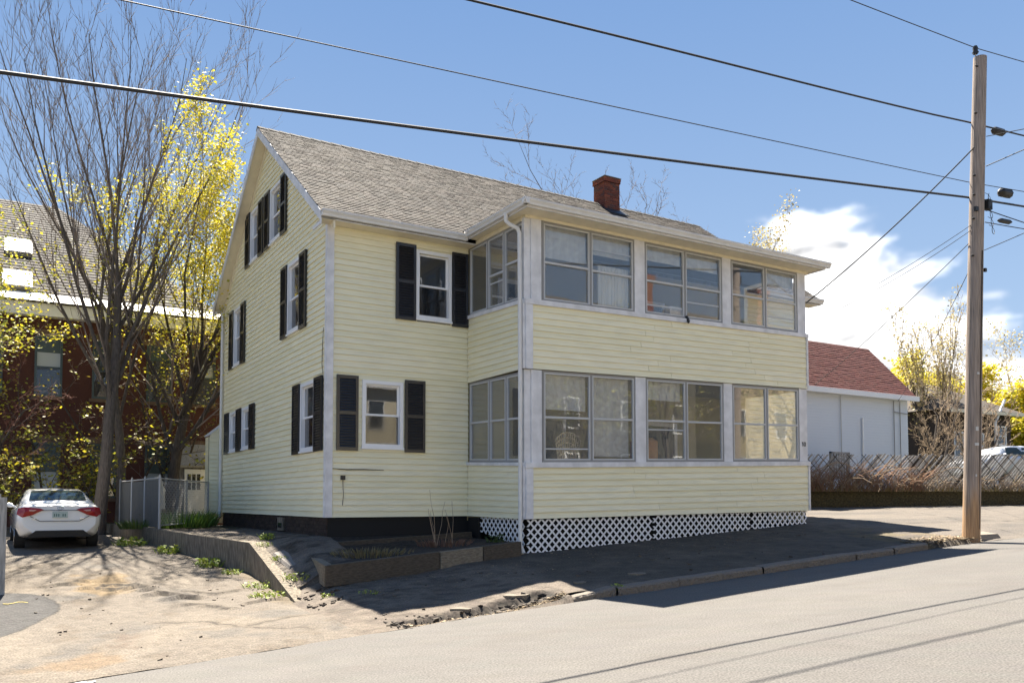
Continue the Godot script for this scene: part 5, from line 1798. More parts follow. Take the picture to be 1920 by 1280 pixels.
# a saloon car: rear at z = 0 facing +z, front towards -z, wheels on y = 0
func make_car(called: String, label: String, at: Vector3, turn: float, paint: Material) -> void:
	var o := thing(called, label, "car", at, turn)
	# lower body, lofted from tail to nose: z, half width at sill, at shoulder, at top; y of floor, shoulder, top
	var st := [[0.02, 0.60, 0.74, 0.66, 0.40, 0.72, 1.00], [-0.05, 0.70, 0.82, 0.72, 0.36, 0.74, 1.045], [-0.25, 0.78, 0.875, 0.76, 0.30, 0.78, 1.06], [-0.8, 0.80, 0.90, 0.79, 0.26, 0.80, 1.05], [-1.6, 0.80, 0.90, 0.80, 0.2, 0.80, 1.0], [-3.0, 0.80, 0.90, 0.80, 0.2, 0.78, 0.98], [-3.6, 0.80, 0.895, 0.76, 0.22, 0.74, 0.95], [-4.3, 0.74, 0.83, 0.62, 0.24, 0.62, 0.80], [-4.58, 0.55, 0.66, 0.45, 0.28, 0.52, 0.66]]
	var g := MB.new()
	var rings := []
	for s in st:
		var r := []
		var half := [[0.0, s[4]], [s[1] * 0.9, s[4]], [s[1], s[4] + 0.05], [s[2] * 0.985, lerpf(s[4], s[5], 0.55)], [s[2], s[5]], [lerpf(s[2], s[3], 0.35), lerpf(s[5], s[6], 0.62)], [s[3], s[6] - 0.025], [s[3] * 0.86, s[6]], [0.0, s[6] + 0.02]]
		for q in half: r.append(Vector3(q[0], q[1], s[0]))
		for k in range(half.size() - 2, 0, -1): r.append(Vector3(-half[k][0], half[k][1], s[0]))
		rings.append(r)
	smooth_loft(g, rings)
	part(o, "body", g, paint)
	# cabin
	g = MB.new()
	rings = []
	for s in [[-0.42, 0.74, 0.70, 1.04, 1.06], [-0.62, 0.76, 0.67, 1.03, 1.13], [-1.0, 0.79, 0.62, 1.0, 1.30], [-1.35, 0.80, 0.60, 0.99, 1.39], [-1.9, 0.80, 0.61, 0.98, 1.43], [-2.4, 0.80, 0.60, 0.97, 1.42], [-2.9, 0.79, 0.60, 0.96, 1.33], [-3.4, 0.76, 0.66, 0.95, 1.07], [-3.6, 0.74, 0.68, 0.94, 0.97]]:
		var r := []
		var half := [[s[1], s[3]], [lerpf(s[1], s[2], 0.5) + 0.02, lerpf(s[3], s[4], 0.5)], [s[2], s[4] - 0.05], [s[2] * 0.9, s[4] - 0.015], [0.0, s[4] + 0.01]]
		for q in half: r.append(Vector3(q[0], q[1], s[0]))
		for k in range(half.size() - 2, -1, -1): r.append(Vector3(-half[k][0], half[k][1], s[0]))
		r.append(Vector3(0, s[3] - 0.02, s[0]))
		rings.append(r)
	smooth_loft(g, rings)
	part(o, "cabin", g, paint)
	# glass
	g = MB.new()
	var rw := []
	for q in [[-0.64, 0.60, 1.135], [-0.82, 0.575, 1.218], [-1.0, 0.555, 1.295], [-1.17, 0.53, 1.348]]:
		var row := []
		for k in 7:
			var t := k / 3.0 - 1.0
			row.append(Vector3(q[1] * t, q[2] + 0.018 * (1.0 - t * t) + 0.012, q[0] + 0.012))
		rw.append(row)
	for i in 3:
		for k in 6:
			g.quad(rw[i][k], rw[i + 1][k], rw[i + 1][k + 1], rw[i][k + 1])
	part(o, "rear_window", g, M.car_glass)
	for sx in [1.0, -1.0]:
		g = MB.new()
		for q in [[-1.25, -2.05], [-2.1, -2.85]]:
			g.quad(Vector3(sx * 0.795, 1.04, q[0] + 0.15), Vector3(sx * 0.795, 1.03, q[1]), Vector3(sx * 0.665, 1.33, q[1] + 0.05), Vector3(sx * 0.665, 1.34, q[0] - 0.12))
		part(o, "side_window", g, M.car_glass)
		# tail lamps
		g = MB.new()
		var tl := [Vector3(sx * 0.33, 0.92, 0.05), Vector3(sx * 0.42, 0.955, 0.048), Vector3(sx * 0.72, 0.985, 0.035), Vector3(sx * 0.83, 0.955, -0.12), Vector3(sx * 0.86, 0.82, -0.09), Vector3(sx * 0.755, 0.75, 0.04), Vector3(sx * 0.56, 0.80, 0.06)]
		var hub := Vector3(sx * 0.70, 0.875, 0.085)
		for k in tl.size():
			g.tri(hub, tl[k], tl[(k + 1) % tl.size()])
		for k in tl.size():
			var a: Vector3 = tl[k]
			var b: Vector3 = tl[(k + 1) % tl.size()]
			g.quad(a, b, b - Vector3(sx * 0.03, 0, 0.12), a - Vector3(sx * 0.03, 0, 0.12))
		part(o, "tail_lamp", g, M.tail_red)
		g = MB.new()
		g.quad(Vector3(sx * 0.47, 0.915, 0.078), Vector3(sx * 0.62, 0.925, 0.086), Vector3(sx * 0.62, 0.89, 0.086), Vector3(sx * 0.53, 0.885, 0.082))
		part(o, "reversing_lamp", g, M.tail_pale)
		g = MB.new()
		g.tube([Vector3(sx * 0.78, 0.97, -3.0), Vector3(sx * 0.84, 0.99, -3.0), Vector3(sx * 0.88, 1.01, -3.02), Vector3(sx * 0.95, 1.02, -3.03), Vector3(sx * 0.98, 1.02, -3.04)], [0.02, 0.03, 0.062, 0.06, 0.02], 10)
		part(o, "mirror", g, paint)
		for z in [-0.92, -3.55]:
			var wh := joint(o, "wheel", Vector3(sx * 0.76, 0.315, z))
			g = MB.new()
			g.tube([Vector3(-0.11, 0, 0), Vector3(-0.1, 0, 0), Vector3(0.1, 0, 0), Vector3(0.11, 0, 0)], [0.24, 0.315, 0.315, 0.24], 24)
			part(wh, "tyre", g, M.tyre)
			g = MB.new()
			g.tube([Vector3(-0.115, 0, 0), Vector3(0.115, 0, 0)], [0.21, 0.21], 18)
			part(wh, "rim", g, M.chrome)
	# lower valance, seams, plate, badge
	g = MB.new()
	g.hexa([Vector3(-0.66, 0.28, -0.25), Vector3(0.66, 0.28, -0.25), Vector3(0.66, 0.30, 0.035), Vector3(-0.66, 0.30, 0.035), Vector3(-0.48, 0.46, -0.25), Vector3(0.48, 0.46, -0.25), Vector3(0.48, 0.45, 0.05), Vector3(-0.48, 0.45, 0.05)])
	part(o, "valance", g, M.car_black)
	g = MB.new()
	for q in [[Vector3(-0.36, 0.905, 0.048), Vector3(0.36, 0.905, 0.048)], [Vector3(-0.60, 0.775, 0.042), Vector3(-0.40, 0.66, 0.044)], [Vector3(0.60, 0.775, 0.042), Vector3(0.40, 0.66, 0.044)], [Vector3(-0.40, 0.66, 0.044), Vector3(0.40, 0.66, 0.044)]]:
		g.bar(q[0], q[1], 0.01, 0.012)
	part(o, "boot_seam", g, M.car_black)
	g = MB.new()
	g.box(Vector3(-0.155, 0.735, 0.0), Vector3(0.155, 0.875, 0.052))
	var pl := part(o, "number_plate", g, M.plate)
	g = MB.new()
	for k in 6:
		if k == 3: continue
		g.box(Vector3(-0.125 + k * 0.043, 0.765, 0.052), Vector3(-0.103 + k * 0.043, 0.825, 0.0535))
	part(pl, "plate_marking", g, M.plate_green)
	g = MB.new()
	var ov := []
	var rr := []
	for k in 17:
		var a := TAU * k / 16.0
		ov.append(Vector3(0.06 * cos(a), 0.955 + 0.036 * sin(a), 0.045 - 0.01 * sin(a)))
		rr.append(0.006)
	g.tube(ov, rr, 5)
	ov = []
	for k in 17:
		var a := TAU * k / 16.0
		ov.append(Vector3(0.022 * cos(a), 0.955 + 0.03 * sin(a), 0.046))
	g.tube(ov, rr, 5)
	part(o, "badge", g, M.chrome)
	for q in [[-0.52, 0.72], [0.45, 0.72]]:
		g = MB.new()
		g.box(Vector3(q[0] - 0.05, q[1] - 0.012, 0.02), Vector3(q[0] + 0.05, q[1] + 0.012, 0.048))
		part(o, "badge", g, M.chrome)
func smooth_loft(g: MB, rings: Array) -> void:
	# shared vertices with averaged normals, ends closed
	var m: int = rings[0].size()
	var k := g.v.size()
	for i in rings.size():
		var mid := Vector3.ZERO
		for q in rings[i]: mid += q
		mid /= m
		for j in m:
			var a: Vector3 = rings[mini(i + 1, rings.size() - 1)][j] - rings[maxi(i - 1, 0)][j]
			var b: Vector3 = rings[i][(j + 1) % m] - rings[i][(j + m - 1) % m]
			var n := a.cross(b).normalized()
			if n.dot(rings[i][j] - mid) < 0.0: n = -n
			g.v.append(rings[i][j]); g.n.append(n); g.c.append(g.col)
	for i in rings.size() - 1:
		for j in m:
			var a := k + i * m + j
			var b := k + i * m + (j + 1) % m
			for f in [[a, a + m, b], [b, a + m, b + m]]:
				var nn := (g.v[f[2]] - g.v[f[0]]).cross(g.v[f[1]] - g.v[f[0]])
				if nn.dot(g.n[f[0]] + g.n[f[1]] + g.n[f[2]]) < 0.0: g.t.append_array([f[0], f[2], f[1]])
				else: g.t.append_array(f)
	for e in [0, rings.size() - 1]:
		var out := Vector3(0, 0, 1.0 if (rings[e][0] - rings[1 if e == 0 else e - 1][0]).z > 0.0 else -1.0)
		var mid := Vector3.ZERO
		for q in rings[e]: mid += q
		mid /= m
		for j in m:
			var a: Vector3 = rings[e][j]
			var b: Vector3 = rings[e][(j + 1) % m]
			if (b - mid).cross(a - mid).dot(out) > 0.0: g.tri(mid, a, b)
			else: g.tri(mid, b, a)

# ---------------------------------------------------------------- trees and shrubs
# opt: levels, kids (per level), angle, shrink, up (tropism), bend, leaves per tip, leaf size, tones, clear (bare share of the trunk)
class Plant:
	var wood := MB.new()
	var twig := MB.new()
	var leaf := MB.new()
	var tips: Array[Vector3] = []
func grow(pl: Plant, p: Vector3, dir: Vector3, length: float, r: float, level: int, opt: Dictionary) -> void:
	var last: bool = level >= opt.levels
	var n: int = 7 if level == 0 else (6 if level == 1 else (4 if not last else 3))
	var pts := [p]
	var rad := [r]
	var d := dir.normalized()
	var end: float = r * (0.16 if last else (0.5 if level == 0 else 0.15))
	var bend: float = opt.bend * (0.6 if level == 0 else 1.0)
	for k in n:
		d = (d + Vector3(rng.randfn(0, 1), rng.randfn(0, 0.6), rng.randfn(0, 1)) * bend + Vector3.UP * opt.up * (1.0 if level > 0 else 0.2)).normalized()
		if opt.has("lean"): d = (d + opt.lean * 0.05).normalized()
		pts.append(pts[-1] + d * length / n)
		rad.append(lerpf(r, end, float(k + 1) / n))
	if level <= 1: pl.wood.tube(pts, rad, 9 if level == 0 else 6, false)
	else: pl.twig.tube(pts, rad, 4 if level == 2 else 3, false)
	if last:
		pl.tips.append(pts[-1])
		if n > 2: pl.tips.append(pts[n - 1])
		return
	var kids: int = opt.kids[level]
	var clear: float = opt.clear if level == 0 else 0.12
	var az := rng.randf() * TAU
	for k in kids:
		var t := clear + (1.0 - clear) * (k + rng.randf() * 0.9) / kids
		if level == 0 and k >= kids - 2: t = 1.0 - 0.04 * (kids - 1 - k)
		if level > 0 and k == kids - 1: t = 0.99
		t = clampf(t, 0.0, 0.995)
		var f := t * n
		var i := mini(int(f), n - 1)
		var q: Vector3 = pts[i].lerp(pts[i + 1], f - i)
		var rr: float = lerpf(rad[i], rad[i + 1], f - i)
		var along: Vector3 = (pts[i + 1] - pts[i]).normalized()
		az += 2.4 + rng.randf_range(-0.5, 0.5)
		var side := along.cross(Vector3.UP if absf(along.y) < 0.95 else Vector3.RIGHT).normalized()
		side = side.rotated(along, az)
		var ang: float = opt.angle * rng.randf_range(0.65, 1.3)
		var nd := (along * cos(ang) + side * sin(ang)).normalized()
		var nl: float = length * opt.shrink * rng.randf_range(0.7, 1.15) * (1.0 if level == 0 else lerpf(1.1, 0.6, t))
		if level == 0 and opt.has("limb"): nl = opt.limb * rng.randf_range(0.8, 1.15)
		grow(pl, q, nd, nl, maxf(rr * opt.get("thin", 0.6) * rng.randf_range(0.8, 1.1), opt.get("least", 0.006)), level + 1, opt)
func tree(called: String, label: String, base: Vector3, hgt: float, r: float, opt: Dictionary, group := "", cat := "tree") -> Plant:
	var o := thing(called, label, cat, base, 0.0, group)
	var pl := Plant.new()
	var stems: int = opt.get("stems", 1)
	for s in stems:
		var d := Vector3(rng.randf_range(-0.08, 0.08), 1, rng.randf_range(-0.08, 0.08))
		if stems > 1: d = Vector3(cos(s * 2.4 + 0.7) * opt.get("spread", 0.3), 1, sin(s * 2.4 + 0.7) * opt.get("spread", 0.3))
		if opt.has("start"): d = opt.start
		grow(pl, Vector3(rng.randf_range(-0.1, 0.1), -0.15, rng.randf_range(-0.1, 0.1)) if stems > 1 else Vector3(0, -0.15, 0), d, hgt * (1.0 if stems == 1 else rng.randf_range(0.75, 1.1)), r, 0, opt)
	var per: float = opt.get("leaves", 0.0)
	if per > 0.0:
		for t in pl.tips:
			var keep := 1.0
			if opt.has("where"): keep = opt.where.call(t)
			var k := per * keep
			var n := int(k) + (1 if rng.randf() < k - int(k) else 0)
			for i in n:
				var q: Vector3 = t + Vector3(rng.randfn(0, 1), rng.randfn(0, 0.8), rng.randfn(0, 1)) * opt.puff
				var tones: Array = opt.tones
				var c: Color = tones[rng.randi() % tones.size()]
				leaf_quad(pl.leaf, q, opt.size * rng.randf_range(0.6, 1.3), c * rng.randf_range(0.75, 1.25))
	part(o, "trunk", pl.wood, opt.get("bark", M.bark))
	if pl.twig.v.size(): part(o, "branches", pl.twig, opt.get("twig", M.twig)).set_meta("kind", "stuff")
	if pl.leaf.v.size(): part(o, "crown", pl.leaf, M.leaf).set_meta("kind", "stuff")
	return pl
const YEL := [Color(0.66, 0.55, 0.035), Color(0.58, 0.51, 0.045), Color(0.74, 0.61, 0.06), Color(0.46, 0.45, 0.05)]
const LIME := [Color(0.34, 0.34, 0.04), Color(0.26, 0.29, 0.04), Color(0.42, 0.37, 0.04), Color(0.20, 0.22, 0.035)]
const OLIVE := [Color(0.20, 0.17, 0.03), Color(0.28, 0.22, 0.03), Color(0.14, 0.13, 0.03), Color(0.36, 0.27, 0.04)]
const PALE := [Color(0.50, 0.42, 0.18), Color(0.42, 0.34, 0.15), Color(0.56, 0.47, 0.2), Color(0.36, 0.30, 0.13)]
func make_trees() -> void:
	# the big bare tree behind the car: a trunk that opens into many steep limbs
	rng.seed = 41
	var near := "trees by the brick building"
	tree("bare_tree", "tall bare many-limbed tree rising behind the white car", Vector3(-3.35, -0.5, -10.2), 7.8, 0.195, {"levels": 4, "kids": [12, 8, 6, 5], "angle": 0.42, "shrink": 0.48, "limb": 9.5, "up": 0.11, "bend": 0.07, "clear": 0.48, "thin": 0.52, "least": 0.0075, "bark": M.bark, "start": Vector3(0.0, 1, 0)}, near)
	rng.seed = 52
	tree("bare_tree", "second slimmer bare trunk crossing the tall tree behind the car", Vector3(-2.7, -0.5, -11.0), 7.0, 0.16, {"levels": 4, "kids": [8, 7, 6, 4], "angle": 0.36, "shrink": 0.5, "limb": 8.0, "up": 0.11, "bend": 0.065, "clear": 0.42, "thin": 0.58, "least": 0.0075, "bark": M.bark}, near)
	rng.seed = 63
	tree("maple_tree", "maple with fresh yellow leaves leaning towards the yellow house", Vector3(-1.35, -0.5, -11.7), 5.9, 0.20, {"levels": 4, "kids": [11, 8, 6, 4], "angle": 0.5, "shrink": 0.52, "limb": 6.0, "up": 0.08, "bend": 0.08, "clear": 0.36, "thin": 0.52, "least": 0.006, "leaves": 15.0, "puff": 0.15, "size": 0.095, "tones": YEL + LIME.slice(0, 1), "bark": M.bark_dark, "start": Vector3(0.10, 1, 0.02), "lean": Vector3(0.16, 0, 0),
		"where": func(t: Vector3) -> float: return clampf(0.30 + 0.13 * (t.y - 7.0) + 0.12 * t.x, 0.12, 1.8)}, near)
	rng.seed = 74
	tree("maple_tree", "yellow-leaved maple over the slate roof at the left edge", Vector3(-7.8, -0.5, -12.5), 5.4, 0.16, {"levels": 4, "kids": [7, 6, 5, 4], "angle": 0.7, "shrink": 0.55, "limb": 4.8, "up": 0.04, "bend": 0.1, "clear": 0.5, "thin": 0.55, "leaves": 3.6, "puff": 0.14, "size": 0.10, "tones": YEL + LIME, "bark": M.bark_dark, "lean": Vector3(0.5, 0, 0)}, near)
	# leafy undergrowth in the shade before the brick wall
	rng.seed = 85
	var und := [[-5.9, -11.4, 2.6, 1.3, "low leafy shrub behind the car's left side"], [-4.3, -12.8, 4.6, 0.75, "yellow-green shrub over the car roof against the brick wall"], [-2.3, -12.6, 5.6, 0.7, "leafy shrub climbing the tree trunks before the brick wall"], [-0.9, -13.4, 6.0, 0.8, "leafy growth on the brick wall beside the yellow gable"], [-3.6, -11.8, 2.2, 1.6, "dark bush at the foot of the bare tree"]]
	for q in und:
		tree("leafy_shrub", q[4], Vector3(q[0], -0.5, q[1]), q[2], 0.045, {"levels": 3, "kids": [9, 6, 5], "angle": 0.85, "shrink": 0.42, "up": 0.0, "bend": 0.14, "clear": 0.22, "thin": 0.55, "least": 0.006, "leaves": q[3] * 0.8, "puff": 0.11, "size": 0.115, "tones": OLIVE + LIME.slice(0, 2) + YEL.slice(0, 1), "bark": M.bark_dark, "stems": 2, "spread": 0.3}, "undergrowth before the brick wall", "shrub")
	rng.seed = 96
	tree("twiggy_shrub", "leafless reddish shrub at the left edge before the brick wall", Vector3(-6.5, -0.5, -11.8), 4.6, 0.05, {"levels": 4, "kids": [8, 6, 5, 4], "angle": 0.7, "shrink": 0.45, "up": 0.02, "bend": 0.14, "clear": 0.25, "thin": 0.6, "least": 0.006, "stems": 2, "spread": 0.3, "twig": M.twig_red, "bark": M.bark_dark}, "", "shrub")
	# behind the house
	rng.seed = 107
	tree("bare_tree", "bare tree crown rising behind the brick chimney", Vector3(20.4, 0.3, -16.2), 10.0, 0.2, {"levels": 4, "kids": [11, 8, 6, 4], "angle": 0.7, "shrink": 0.45, "limb": 8.4, "up": 0.06, "bend": 0.09, "clear": 0.5, "thin": 0.5, "least": 0.011}, "trees behind the house")
	rng.seed = 118
	tree("bare_tree", "small bare treetop showing left of the chimney over the ridge", Vector3(16.3, 0.3, -18.6), 10.0, 0.2, {"levels": 4, "kids": [7, 6, 5, 3], "angle": 0.5, "shrink": 0.45, "limb": 5.6, "up": 0.06, "bend": 0.09, "clear": 0.55, "thin": 0.5, "least": 0.011}, "trees behind the house")
	rng.seed = 129
	tree("pale_tree", "pale yellow treetop over the right end of the roof", Vector3(30.7, 0.5, -19.3), 10.4, 0.2, {"levels": 4, "kids": [8, 6, 5, 4], "angle": 0.4, "shrink": 0.45, "limb": 5.6, "up": 0.1, "bend": 0.08, "clear": 0.5, "thin": 0.5, "least": 0.011, "leaves": 3.0, "puff": 0.25, "size": 0.15, "tones": PALE}, "trees behind the house")
	# right-hand background
	var tall := {"levels": 4, "kids": [8, 6, 5, 4], "angle": 0.26, "shrink": 0.40, "limb": 3.4, "up": 0.13, "bend": 0.05, "clear": 0.35, "thin": 0.5, "least": 0.010, "leaves": 0.5, "puff": 0.16, "size": 0.12, "tones": PALE, "twig": M.twig_tan, "stems": 2, "spread": 0.06}
	rng.seed = 140
	tree("poplar_tree", "left of two tall thin trees with pale buds behind the brown house", Vector3(33.4, 0.8, -8.4), 6.2, 0.09, tall, "tall thin trees")
	rng.seed = 151
	tree("poplar_tree", "right of two tall thin trees with pale buds behind the brown house", Vector3(34.6, 0.8, -7.9), 5.8, 0.09, tall, "tall thin trees")
	var dense := {"levels": 3, "kids": [10, 8, 6], "angle": 0.75, "shrink": 0.42, "up": 0.04, "bend": 0.1, "clear": 0.06, "thin": 0.5, "least": 0.012, "leaves": 19.0, "puff": 0.28, "size": 0.19, "tones": YEL, "stems": 2, "spread": 0.25}
	rng.seed = 162
	tree("yellow_tree", "dense yellow tree just right of the red roof", Vector3(39.7, 0.8, -13.8), 6.0, 0.14, dense, "yellow trees at the right")
	tree("yellow_tree", "dense yellow tree behind the tall thin trees", Vector3(44.0, 0.8, -13.4), 5.6, 0.14, dense, "yellow trees at the right")
	tree("yellow_tree", "bright yellow bush-like tree right of the utility pole", Vector3(43.0, 0.8, -8.8), 4.6, 0.14, dense, "yellow trees at the right")
	tree("yellow_tree", "yellow tree at the right edge of the picture", Vector3(44.2, 0.8, -7.6), 4.8, 0.14, dense, "yellow trees at the right")
	rng.seed = 173
	tree("pale_tree", "round pale tree with bare twigs above the yellow bush", Vector3(55.3, 0.8, -16.0), 5.6, 0.22, {"levels": 4, "kids": [11, 8, 6, 4], "angle": 0.75, "shrink": 0.52, "limb": 5.0, "up": 0.06, "bend": 0.1, "clear": 0.4, "thin": 0.55, "least": 0.014, "leaves": 1.6, "puff": 0.3, "size": 0.18, "tones": PALE, "twig": M.twig_tan}, "yellow trees at the right")
	rng.seed = 184
	for q in [[29.6, -5.3, 3.6, "tangled leafless shrub between white house and brown house"], [31.3, -4.6, 4.2, "tall leafless thicket in front of the brown house"]]:
		tree("twiggy_shrub", q[3], Vector3(q[0], 0.7, q[1]), q[2], 0.05, {"levels": 4, "kids": [9, 6, 5, 4], "angle": 0.6, "shrink": 0.45, "up": 0.05, "bend": 0.13, "clear": 0.1, "thin": 0.6, "least": 0.01, "stems": 3, "spread": 0.25, "twig": M.twig_tan, "bark": M.bark}, "thicket before the brown house", "shrub")
	# across the street, mirrored in the porch glass
	rng.seed = 195
	var ac := {"levels": 4, "kids": [8, 6, 5, 4], "angle": 0.6, "shrink": 0.5, "limb": 4.6, "up": 0.05, "bend": 0.09, "clear": 0.4, "thin": 0.55, "least": 0.01, "leaves": 1.2, "puff": 0.2, "size": 0.12, "tones": LIME}
	for q in [[16.5, 19.6, "street tree with young leaves before the olive house"], [23.5, 20.4, "second street tree before the olive house"], [31.5, 20.0, "street tree with young leaves before the tan house"]]:
		tree("street_tree", q[2], Vector3(q[0], road_y(q[0], 16.2), q[1]), 5.0, 0.15, ac, "street trees across the road")

# ---------------------------------------------------------------- neighbouring buildings
func plain_window(o: Node3D, w: Wall, u: float, y: float, wd: float, ht: float, frame: Material, upper: Material, lower: Material, lintel: Material = null) -> void:
	var win := joint(o, "window")
	var g := MB.new()
	w.ring(g, u, u + wd, y, y, y + ht, y + ht, 0.07, -0.06, 0.03)
	w.flat(g, u + 0.07, u + wd - 0.07, y + ht * 0.47, y + ht * 0.47 + 0.05, -0.05, 0.01)
	part(win, "frame", g, frame)
	g = MB.new()
	w.flat(g, u + 0.07, u + wd - 0.07, y + ht * 0.47 + 0.05, y + ht - 0.07, -0.05, -0.04)
	part(win, "pane", g, upper)
	g = MB.new()
	w.flat(g, u + 0.07, u + wd - 0.07, y + 0.07, y + ht * 0.47, -0.05, -0.04)
	part(win, "pane", g, lower)
	if lintel:
		g = MB.new()
		w.flat(g, u - 0.12, u + wd + 0.12, y + ht + 0.002, y + ht + 0.22, -0.02, 0.03)
		part(win, "lintel", g, lintel)
		g = MB.new()
		w.flat(g, u - 0.08, u + wd + 0.08, y - 0.12, y - 0.002, -0.02, 0.07)
		part(win, "sill", g, lintel)
func strips(o: Node3D, called: String, w: Wall, u0: float, u1: float, y0: float, y1: float, holes: Array, m: Material, thick := 0.2) -> void:
	# a wall sheet with real openings
	var ys := [y0, y1]
	for q in holes: ys.append_array([q[2], q[3]])
	ys.sort()
	var g := MB.new()
	for i in ys.size() - 1:
		if ys[i + 1] - ys[i] < 0.001: continue
		var mid: float = (ys[i] + ys[i + 1]) * 0.5
		var cut := []
		for q in holes:
			if mid > q[2] and mid < q[3]: cut.append([q[0], q[1]])
		cut.sort_custom(func(a, b): return a[0] < b[0])
		var u := u0
		for c in cut:
			w.flat(g, u, c[0], ys[i], ys[i + 1], -thick, 0.0)
			u = c[1]
		w.flat(g, u, u1, ys[i], ys[i + 1], -thick, 0.0)
	part(o, called, g, m)
func roof_gable(o: Node3D, x0: float, x1: float, z0: float, z1: float, eave: float, ridge: float, over: float, m: Material, tone: Array, tab := 0.6, course := 0.22, vary := 0.25) -> void:
	var mz := (z0 + z1) * 0.5
	var run := (z1 - z0) * 0.5
	var k := (ridge - eave) / run
	var rf := joint(o, "roof")
	var g := MB.new()
	for s in [1.0, -1.0]:
		var ez: float = mz + s * (run + over)
		var ey := eave - k * over
		var a := [Vector3(x0 - over, ridge, mz), Vector3(x1 + over, ridge, mz), Vector3(x1 + over, ey, ez), Vector3(x0 - over, ey, ez)]
		var b := []
		for q in a: b.append(q - Vector3(0, 0.14, 0))
		g.hexa(a + b)
	part(rf, "roof_deck", g, M.white_paint)
	for s in [1.0, -1.0]:
		var down := Vector3(0, -k, s).normalized()
		var nn := Vector3(0, 1, s * k).normalized()
		shingles(rf, x0 - over - 0.02, x1 + over + 0.02, Vector3(0, ridge + 0.01, mz), down, nn, (run + over + 0.03) * sqrt(1.0 + k * k), tone, m, course, tab, vary)
	g = MB.new()
	for x in [x0, x1 - 0.15]:
		g.hexa([Vector3(x, eave - 0.1, z0), Vector3(x, eave - 0.1, z1), Vector3(x, ridge - 0.12, mz + 0.01), Vector3(x, ridge - 0.12, mz - 0.01), Vector3(x + 0.15, eave - 0.1, z0), Vector3(x + 0.15, eave - 0.1, z1), Vector3(x + 0.15, ridge - 0.12, mz + 0.01), Vector3(x + 0.15, ridge - 0.12, mz - 0.01)])
	part(o, "gable", g, o.get_meta("wall_material"))
func make_buildings() -> void:
	rng.seed = 201
	var g: MB
	# brick building behind the trees
	var o := thing("brick_building", "dark red brick building with white eaves band behind the bare trees", "building")
	var W := Wall.new(Vector3(0, 0, -15), Vector3.RIGHT, Vector3.BACK)
	var us := [-11.8, -10.1, -8.4, -6.66, -4.94, -3.22, -1.50, 0.02, 1.6]
	var holes := []
	for u in us:
		holes.append([u, u + 0.82, 3.84, 5.84])
		holes.append([u, u + 0.82, 0.45, 2.30])
	strips(o, "wall", W, -14.0, 2.9, -0.9, 6.45, holes, M.brick_wall, 0.4)
	g = MB.new()
	g.box(Vector3(2.5, -0.9, -28), Vector3(2.9, 6.45, -15.4))
	g.box(Vector3(-14, -0.9, -28), Vector3(-13.6, 6.45, -15.4))
	g.box(Vector3(-13.6, -0.9, -28), Vector3(2.5, 6.45, -27.6))
	part(o, "wall", g, M.brick_wall)
	g = MB.new()
	g.box(Vector3(-13.5, 3.0, -27.5), Vector3(2.4, 3.2, -15.45))
	g.box(Vector3(-13.5, -0.5, -19.0), Vector3(2.4, 6.4, -18.9))
	part(o, "interior", g, M.interior_dark)
	for i in us.size():
		var u: float = us[i]
		plain_window(o, W, u, 3.84, 0.82, 2.0, M.window_green, M.glass if i % 3 != 1 else M.window_pale, M.glass, M.sandstone)
		plain_window(o, W, u, 0.45, 0.82, 1.85, M.window_green, M.window_green, M.window_pale if i % 2 == 0 else M.glass, M.sandstone)
		g = MB.new()
		W.flat(g, u + 0.05, u + 0.77, 5.30, 5.80, -0.04, -0.03)
		part(o, "transom", g, M.window_green)
	g = MB.new()
	g.box(Vector3(-14.3, 6.45, -15.4), Vector3(3.1, 6.86, -14.62))
	part(o, "eaves_band", g, M.white_paint)
	var rf := joint(o, "roof")
	g = MB.new()
	g.col = Color(0.10, 0.085, 0.072)
	var e0 := Vector3(-14.5, 6.87, -14.5)
	var e1 := Vector3(1.35, 6.87, -14.5)
	var r1 := Vector3(-4.0, 12.7, -23.0)
	var r0 := Vector3(-14.5, 12.7, -23.0)
	var b1 := Vector3(1.35, 6.87, -31.5)
	var b0 := Vector3(-14.5, 6.87, -31.5)
	g.quad(e0, e1, r1, r0); g.tri(e1, b1, r1); g.quad(b1, b0, r0, r1)
	g.tri(b0, e0, r0)
	part(rf, "roof_deck", g, M.slate_roof)
	g = MB.new()
	var dn := (e0 - r0).normalized()
	var nn := dn.cross(Vector3.LEFT).normalized()
	if nn.y < 0: nn = -nn
	var total := e0.distance_to(r0)
	var rows := 38
	for k in rows:
		var t0 := float(k) / rows
		var t1 := float(k + 1) / rows
		var x := -14.5
		while x < lerpf(r1.x, e1.x, t0):
			var wd := rng.randf_range(0.3, 0.7)
			var b := minf(x + wd - 0.02, lerpf(r1.x, e1.x, t0))
			g.col = Color(0.046, 0.038, 0.032) * rng.randf_range(0.75, 1.2)
			var p0 := Vector3(x, r0.y, r0.z) + dn * total * t0 + nn * 0.01
			var p3 := Vector3(x, r0.y, r0.z) + dn * total * t1 + nn * 0.03
			var dx := Vector3(b - x, 0, 0)
			if b > x: g.quad(p0, p0 + dx, p3 + dx, p3)
			if b > x: g.quad(p3, p3 + dx, p3 + dx - nn * 0.03, p3 - nn * 0.03)
			x += wd
	part(rf, "shingles", g, M.slate_roof).set_meta("kind", "stuff")
	g = MB.new()
	var f0 := Vector3(-14.5, e0.y, e0.z) + nn * 0.045
	g.hexa([f0, f0 + Vector3(15.85, 0, 0), f0 + Vector3(15.4, 0, 0) - dn * 0.62, f0 - dn * 0.62, f0 - nn * 0.04, f0 + Vector3(15.85, 0, 0) - nn * 0.04, f0 + Vector3(15.4, 0, 0) - dn * 0.62 - nn * 0.04, f0 - dn * 0.62 - nn * 0.04])
	part(rf, "eaves_flashing", g, M.white_paint)
